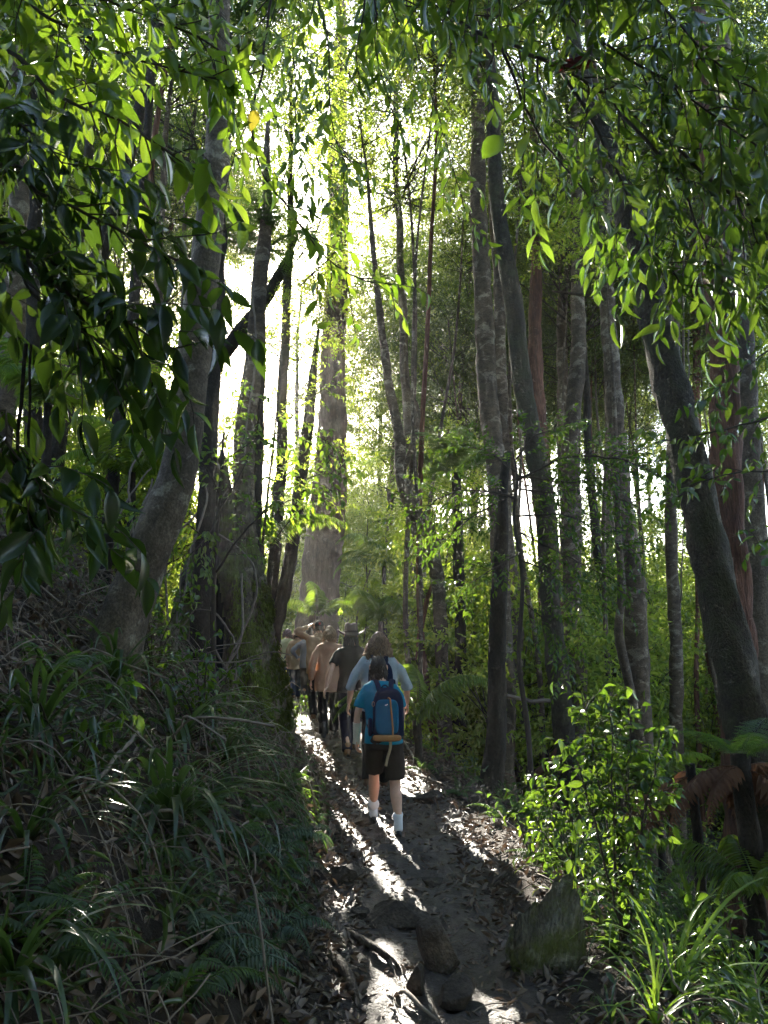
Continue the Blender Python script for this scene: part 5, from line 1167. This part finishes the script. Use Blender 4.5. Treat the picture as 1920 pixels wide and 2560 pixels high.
            add_tube(mb, spline(pts, .02), np.linspace(1, .45, len(spline(pts, .02))) * hs.get('r', .006) * k, 5, cap=False)
        if hs.get('bun'):
            bc, br = hs['bun']
            for q in range(26):
                a0 = g.uniform(0, 6.28); ax = unit(g.standard_normal(3)); e1 = unit(np.cross(ax, V3(.3, .5, .8))); e2 = np.cross(ax, e1); tt = np.linspace(0, 5, 14)
                add_tube(mb, hc + V3(*bc) * k + (e1[None] * np.cos(tt + a0)[:, None] + e2[None] * np.sin(tt + a0)[:, None]) * br * k * g.uniform(.75, 1.05), .008 * k, 5, cap=False)
        if hs.get('braid'):
            b0, b1, br = hs['braid']
            for q in range(3):
                tt = np.linspace(0, 1, 40); ph = q * 2.09
                P_ = hc + (V3(*b0)[None] * (1 - tt[:, None]) + V3(*b1)[None] * tt[:, None]) * k; P_[:, 0] += .016 * k * np.sin(tt * 22 + ph); P_[:, 1] += .012 * k * np.sin(2 * (tt * 22 + ph))
                add_tube(mb, P_, br * k * np.interp(tt, [0, .8, 1], [1, .8, .3]), 7)
        cap.v += mb.v; cap.f += [f + cap.n for f in mb.f]; cap.m += mb.m; cap.n += mb.n
        if S.get('hat') or True: pass
        link('hair', cap.mesh('hair', mat), root)
    ht = S.get('hat')
    if ht == 'brim':
        mb = MB(); c = hc + V3(0, -.005, .045) * k; a = np.linspace(0, 2 * np.pi, 48, endpoint=False); rows = []
        prof = [(.19, .012), (.188, .004), (.15, -.006), (.115, -.004), (.100, .002), (.098, .03), (.092, .085), (.082, .125), (.055, .136), (.02, .128), (.001, .126)]
        V = np.array([[c + V3(r_ * math.cos(t) * .96, r_ * math.sin(t) * 1.1, z_ - (.030 * math.cos(t) ** 2 * -1 if False else 0) + (.028 * abs(math.cos(t)) ** 2 - .05 * abs(math.sin(t)) ** 2 if r_ > .13 else 0) - (.018 * math.exp(-(math.cos(t) / .35) ** 2) * (1 if .005 < r_ < .09 and z_ > .09 else 0))) * k for t in a] for r_, z_ in prof]).reshape(-1, 3)
        i = np.arange(len(prof) - 1)[:, None] * 48; j = np.arange(48)[None]; f = np.stack([i + j, i + (j + 1) % 48, i + 48 + (j + 1) % 48, i + 48 + j], -1).reshape(-1, 4)
        mb.add(V, f); o = link('hat', mb.mesh('hat', M['felt']), root); so = o.modifiers.new('t', 'SOLIDIFY'); so.thickness = .006
        b = MB(); loft(b, [(c[0], c[1], c[2] + z_ * k, .1005 * k * .96, .1005 * k * 1.1) for z_ in (.004, .028)], 40); link('hat_band', b.mesh('hat_band', M['felt_band']), o)
    elif ht == 'straw':
        mb = MB(); c = hc + V3(0, 0, .04) * k; prof = [(.145, -.030), (.12, -.012), (.100, .0), (.098, .04), (.088, .085), (.06, .105), (.001, .112)]; a = np.linspace(0, 2 * np.pi, 40, endpoint=False)
        V = np.array([[c + V3(r_ * math.cos(t), r_ * math.sin(t) * 1.12, z_) * k for t in a] for r_, z_ in prof]).reshape(-1, 3); i = np.arange(len(prof) - 1)[:, None] * 40; j = np.arange(40)[None]
        mb.add(V, np.stack([i + j, i + (j + 1) % 40, i + 40 + (j + 1) % 40, i + 40 + j], -1).reshape(-1, 4)); o = link('hat', mb.mesh('hat', M['straw']), root); so = o.modifiers.new('t', 'SOLIDIFY'); so.thickness = .006
    elif ht == 'cap':
        mb = MB(); c = hc + V3(0, 0, .02) * k; t = np.linspace(0, 1, 9); loft(mb, [(c[0], c[1], c[2] + .112 * k * math.sin(q * math.pi / 2), max(.001, .083 * k * math.cos(q * math.pi / 2)), max(.001, .103 * k * math.cos(q * math.pi / 2))) for q in t], 28)
        o = link('cap', mb.mesh('cap', M['cap']), root); b = MB(); n_ = 12; an = np.linspace(-1.1, 1.1, n_); V = [c + V3(.083 * math.sin(q), .098 * math.cos(q), .005) * k for q in an] + [c + V3(.083 * math.sin(q), .098 * math.cos(q) + .075 * math.cos(q * 1.3), -.008) * k for q in an]
        i = np.arange(n_ - 1); b.add(np.array(V), np.stack([i, i + 1, n_ + i + 1, n_ + i], 1)); q = link('peak', b.mesh('peak', M['cap']), o); so = q.modifiers.new('t', 'SOLIDIFY'); so.thickness = .004
        b = MB(); ball(b, c + V3(0, -.097, .045) * k, V3(.017, .006, .020) * k, 10); link('emblem', b.mesh('emblem', M['red_mark']), o)
    return root, dict(k=k, arm=arm, hc=hc, knee=knee, foot=foot, T=T, tw=tw, hip=hip)

HEAD = R(6)
w1, d1 = person('nearest walker in a teal t-shirt and dark shorts with a bandaged wrist', 960, 7.1, 1.52, R(4), dict(
    sh=.170, hip=.176, bulk=1.08, lean=.09, sway=-.07, top='teal', sleeve='tee', hem=.86, flare=.004, bottom='shorts', bmat='shorts', shoe='shoe_dark', shoe_h=.095, sock='sock', skin='skin_pale',
    footL=(.42, 0, .005), footR=(-.12, 0, .045), pitchR=.0, armL=((.075, -.03, -.26), (.005, .05, -.235)), armR=((.07, .03, -.26), (-.03, .14, -.18)), curl=.55,
    hair=dict(mat='hair_dark', n=420, len=.12, curl=.014, puff=.012, r=.007, zmin=-.45, fr=1.6, tie=(-.015, -.075, -.13), braid=((-.015, -.09, -.06), (-.03, -.10, -.20), .020))))
# bandage on the left wrist
el, wr = d1['arm'][-1][1], d1['arm'][-1][2]; mb = MB(); u = unit(wr - el); ts = np.linspace(.30, 1.18, 22)
pts = np.array([el + (wr - el) * t for t in ts]); rr = np.interp(ts, [.3, .6, 1.0, 1.18], [.043, .040, .034, .038]) * d1['k'] * (1 + .035 * np.sin(np.arange(22) * 2.2)); add_tube(mb, pts, rr, 14)
link('bandage', mb.mesh('bandage', M['bandage']), w1)
w2, d2 = person('walker with long curly brown hair and a pale blue shirt', 948, 8.9, 1.73, R(5), dict(
    sh=.19, top='paleblue', sleeve='rolled', hem=.84, flare=.012, ease=.03, collar=True, bmat='black', shoe='boot_brown', shoe_h=.13, wr=.010, footL=(.1, 0, -.03), footR=(.36, 0, 0), skin='skin_pale',
    armL=((.13, -.06, -.25), (.03, .10, -.22)), armR=((.13, -.04, -.25), (.02, .10, -.22)),
    hair=dict(mat='hair_curl', n=520, len=.33, curl=.034, puff=.08, r=.006, zmin=-.35, fr=3.2)))
w3, d3 = person('walker in a brown wide-brimmed hat and black t-shirt', 878, 11.2, 1.79, R(7), dict(
    sh=.185, top='black', sleeve='tee', hem=.84, ease=.024, bmat='navy', shoe='boot_tan', shoe_h=.13, footL=(-.16, 0, .03), footR=(.30, 0, 0), cuff=.02, hat='brim', skin='skin_pale',
    armL=((.11, -.13, -.25), (.07, -.03, -.24)), armR=((.08, .08, -.26), (0, .14, -.2)), hair=dict(mat='hair_black', n=360, len=.30, curl=.010, puff=.03, r=.007, zmin=-.5)))
w4, d4 = person('walker with fair tied hair in a long tan shirt', 824, 12.5, 1.75, R(9), dict(
    sh=.195, top='tan', sleeve='long', hem=.72, flare=.035, ease=.034, wr=.011, collar=True, bmat='black', shoe='boot_black', shoe_h=.16, shaft=.8, shaft_r=.07, footL=(-.14, 0, -.01), footR=(.32, 0, .02), head=(-.5, 0), skin='skin_pale',
    armL=((.09, -.10, -.26), (.02, .02, -.25)), armR=((.08, .05, -.26), (0, .12, -.22)), hair=dict(mat='hair_fair', n=420, len=.10, curl=.018, puff=.024, r=.006, zmin=-.3, bun=((-.03, -.085, .03), .042))))
w5, d5 = person('walker in a dark cap and khaki shirt with one arm raised', 797, 14.4, 1.80, R(10), dict(
    sh=.205, top='khaki', sleeve='long', hem=.80, flare=.03, ease=.034, wr=.011, collar=True, bmat='black', shoe='boot_brown', shoe_h=.15, footL=(.0, 0, 0), footR=(.38, 0, 0), hat='cap',
    armL=((.20, -.02, .12), (-.19, .06, .10)), armR=((.08, .02, -.27), (0, .1, -.22)), hair=dict(mat='hair_dark', n=160, len=.06, curl=.004, puff=.004, r=.006, zmin=-.4)))
w6, d6 = person('walker in a grey blue shirt with hand on hip behind the capped walker', 772, 16.4, 1.66, R(12), dict(
    sh=.185, top='greyblue', sleeve='long', hem=.84, flare=.015, ease=.026, wr=.006, collar=True, bmat='greypants', shoe='boot_brown', shoe_h=.13, footL=(-.1, 0, 0), footR=(.3, 0, 0),
    armL=((.19, -.07, -.20), (-.13, .10, -.15)), hair=dict(mat='hair_brown', n=160, len=.08, curl=.006, puff=.01, r=.006, zmin=-.4)))
w7, d7 = person('walker in a straw hat and light brown jacket with jeans', 742, 18.8, 1.62, R(14), dict(
    sh=.19, top='jacket', sleeve='long', hem=.74, flare=.03, ease=.04, wr=.007, collar=True, bmat='jeans', shoe='boot_brown', shoe_h=.13, footL=(-.1, 0, 0), footR=(.3, 0, 0), hat='straw',
    armL=((.07, -.03, -.27), (0, .06, -.24)), hair=dict(mat='hair_brown', n=160, len=.08, curl=.006, puff=.01, r=.006, zmin=-.4)))
w8, d8 = person('farthest walker with curly hair and a pale lime top', 717, 20.6, 1.62, R(16), dict(
    sh=.175, top='lime', sleeve='tee', hem=.84, bmat='jeans', shoe='boot_brown', shoe_h=.12, footL=(.3, 0, 0), footR=(-.1, 0, 0), head=(1.1, 0), skin='skin_pale', hair=dict(mat='hair_brown', n=420, len=.10, curl=.022, puff=.045, r=.006, zmin=-.3, fr=2)))

# ------------------------------------------------------------------ backpacks (their own things)
def superbox(mb, c, r, e=.45, n=18, m=28, tap=0.0, mi=0):
    th = np.linspace(-math.pi / 2, math.pi / 2, n); ph = np.linspace(0, 2 * np.pi, m, endpoint=False); f_ = lambda v, q: np.sign(v) * np.abs(v) ** q
    V = np.array([[(c[0] + r[0] * f_(math.cos(t), e) * f_(math.cos(p), e) * (1 - tap * f_(math.sin(t), 1)), c[1] + r[1] * f_(math.cos(t), e) * f_(math.sin(p), e), c[2] + r[2] * f_(math.sin(t), e)) for p in ph] for t in th]).reshape(-1, 3)
    i = np.arange(n - 1)[:, None] * m; j = np.arange(m)[None]; mb.add(V, np.stack([i + j, i + (j + 1) % m, i + m + (j + 1) % m, i + m + j], -1).reshape(-1, 4), mi)
def pack(walker, d, label, z0, hgt, wid, dep, main, trim=True, bx=0.0):
    k = d['k']; o = walker.location; root = thing('backpack', label, 'backpack', tuple(o), walker.rotation_euler.z)
    yb = lambda z: (-.125 + d['tw'](z)) * k
    zc = (z0 + hgt / 2); yc = yb(zc) - dep / 2 * k
    mb = MB(); superbox(mb, (bx * k, yc, zc * k), (wid / 2 * k, dep / 2 * k, hgt / 2 * k), .5, tap=.12)
    g = np.random.default_rng(3); v = mb.v[0]; v += .004 * np.sin(v * 33 + 1)[:, [1, 2, 0]] + .003 * g.standard_normal(v.shape) * .3
    v[:, 1] += (v[:, 2] - zc * k) * .12
    body = link('bag_body', mb.mesh('bag_body', M[main]), root)
    yo = lambda z: yc - dep / 2 * k + (z - zc) * .12 * k
    if trim:
        mb = MB(); superbox(mb, (.012 * k, yo(1.12) + .006, (z0 + hgt * .46) * k), (wid * .38 * k, .032 * k, hgt * .33 * k), .45); v = mb.v[0]; v[:, 1] += (v[:, 2] - zc * k) * .12; pk = link('front_pocket', mb.mesh('front_pocket', M['bag_blue']), root)
        mb = MB(); superbox(mb, (.012 * k, yo(z0) - .012 + .024, (z0 + .035) * k), (wid * .46 * k, .055 * k, .030 * k), .5); link('base_panel', mb.mesh('base_panel', M['bag_tan']), root)
        zz = np.linspace(z0 + .05, z0 + hgt * .80, 14); mb = MB(); pts = np.array([((.052 + .012 * math.sin(8 * q)) * k, yo(q) - (.030 if q < z0 + hgt * .76 else .012), q * k) for q in zz]); pts = np.concatenate([pts, [(.02 * k, yo(zz[-1]) - .016, (zz[-1] + .012) * k)]])
        add_tube(mb, spline(pts, .02), .0085 * k, 6, flat=.5); link('trim_strip', mb.mesh('trim_strip', M['bag_tan']), root)
        mb = MB(); q = [(.0, -.003, -.004), (.006, -.004, -.009), (.014, -.004, -.006), (.024, -.003, .003)]; zc_ = z0 + hgt * .70
        add_tube(mb, spline([((-.008 + a) * k, yo(zc_) - .026 + b, (zc_ + c_) * k) for a, b, c_ in q], .005), .004 * k, 6, flat=.5); link('logo', mb.mesh('logo', M['white_mark']), pk)
        for s_ in (-1, 1):
            mb = MB(); superbox(mb, (s_ * wid * .49 * k, yc, (z0 + .13) * k), (.022 * k, dep * .36 * k, .085 * k), .5); link('side_pocket', mb.mesh('side_pocket', M['bag_navy']), root)
        mb = MB(); add_tube(mb, spline([((.04) * k, yo(z0) + .03, (z0 + .03) * k), (.045 * k, yo(z0) + .02, (z0 - .05) * k), (.02 * k, yo(z0) + .03, (z0 - .14) * k), (.0, yo(z0) + .035, (z0 - .23) * k)], .02), .014 * k, 6, flat=.2); link('loose_strap', mb.mesh('loose_strap', M['strap_tan']), root)
        mb = MB(); t_ = np.linspace(0, 6.28, 20); add_tube(mb, np.stack([(-wid * .40 + .012 * np.cos(t_)) * k, np.full(20, yo(z0 + hgt * .72) + .02), (z0 + hgt * .70 + .022 * np.sin(t_)) * k], 1), .003, 5, cap=False); link('pull_loop', mb.mesh('pull_loop', M['strap_tan']), root)
        mb = MB(); t_ = np.linspace(0, math.pi, 12); add_tube(mb, np.stack([.03 * np.cos(t_) * k, np.full(12, yc + dep * .3 * k), (z0 + hgt - .005 + .03 * np.sin(t_)) * k], 1), .007 * k, 6); link('grab_handle', mb.mesh('grab_handle', M['bag_navy']), root)
    for s_ in (-1, 1):
        zt = z0 + hgt * .94
        pts = [(s_ * .055 * k, yc, zt * k), (s_ * .075 * k, (-.09 + d['tw'](1.42)) * k, 1.455 * k), (s_ * .095 * k, (.0 + d['tw'](1.42)) * k, 1.468 * k), (s_ * .11 * k, (.10 + d['tw'](1.38)) * k, 1.39 * k), (s_ * .125 * k, (.135 + d['tw'](1.25)) * k, 1.24 * k), (s_ * .155 * k, (.08 + d['tw'](1.1)) * k, 1.08 * k), (s_ * .15 * k, (-.07 + d['tw'](1.0)) * k, 1.02 * k), (s_ * wid * .42 * k, yc + dep * .3 * k, (z0 + .06) * k)]
        mb = MB(); Q = spline(pts, .025); add_tube(mb, Q, .026 * k, 8, flat=.28); link('shoulder_strap', mb.mesh('shoulder_strap', M['bag_navy']), root)
    return root
pack(w1, d1, 'blue and navy backpack with tan trim on the nearest walker', .90, .50, .30, .16, 'bag_navy', True, .03)
pack(w2, d2, 'navy backpack on the curly haired walker, mostly hidden', .98, .40, .27, .12, 'bag_navy', False)

# ------------------------------------------------------------------ damp forest air
hm = bpy.data.materials.new('haze'); hm.use_nodes = True; hn = hm.node_tree.nodes; hl = hm.node_tree.links
for n_ in list(hn):
    if n_.type == 'BSDF_PRINCIPLED': hn.remove(n_)
pv = hn.new('ShaderNodeVolumePrincipled'); pv.inputs['Color'].default_value = (.95, .96, .92, 1); pv.inputs['Density'].default_value = .0006; pv.inputs['Anisotropy'].default_value = .6
hl.new(pv.outputs[0], hn['Material Output'].inputs['Volume'])
mb = MB(); lo, hi = np.array([-420, -80, -12.0]), np.array([420, 920, 42.0])
c8 = np.array([[(lo, hi)[(q >> b) & 1][b] for b in range(3)] for q in range(8)], float)
mb.add(c8, np.array([(0, 2, 3, 1), (4, 5, 7, 6), (0, 1, 5, 4), (2, 6, 7, 3), (0, 4, 6, 2), (1, 3, 7, 5)]))
hz = link('haze', mb.mesh('haze', hm, smooth=False)); hz['kind'] = 'stuff'; tag(hz, 'thin bright haze hanging in the forest air', 'haze')

# ------------------------------------------------------------------ look-alikes: say which one, counted from the left of the view
ORD = ['leftmost', 'second', 'third', 'fourth', 'fifth', 'sixth', 'seventh', 'eighth', 'ninth', 'tenth', 'eleventh', 'twelfth', 'thirteenth', 'fourteenth', 'fifteenth', 'sixteenth', 'seventeenth', 'eighteenth', 'nineteenth', 'twentieth'] + ['twenty-' + q for q in ('first', 'second', 'third', 'fourth', 'fifth', 'sixth', 'seventh', 'eighth', 'ninth')] + ['thirtieth'] + ['thirty-' + q for q in ('first', 'second', 'third', 'fourth', 'fifth', 'sixth', 'seventh', 'eighth', 'ninth')]
same = {}
for o in COL.objects:
    if o.parent is None and 'label' in o.keys() and o.location.y > .5: same.setdefault(o['label'], []).append(o)
for lab, os_ in same.items():
    if len(os_) < 2: continue
    os_.sort(key=lambda o: o.location.x / o.location.y)
    for k, o in enumerate(os_):
        if k < len(ORD): o['label'] = lab + (', leftmost of these' if k == 0 else ', %s from the left' % ORD[k])
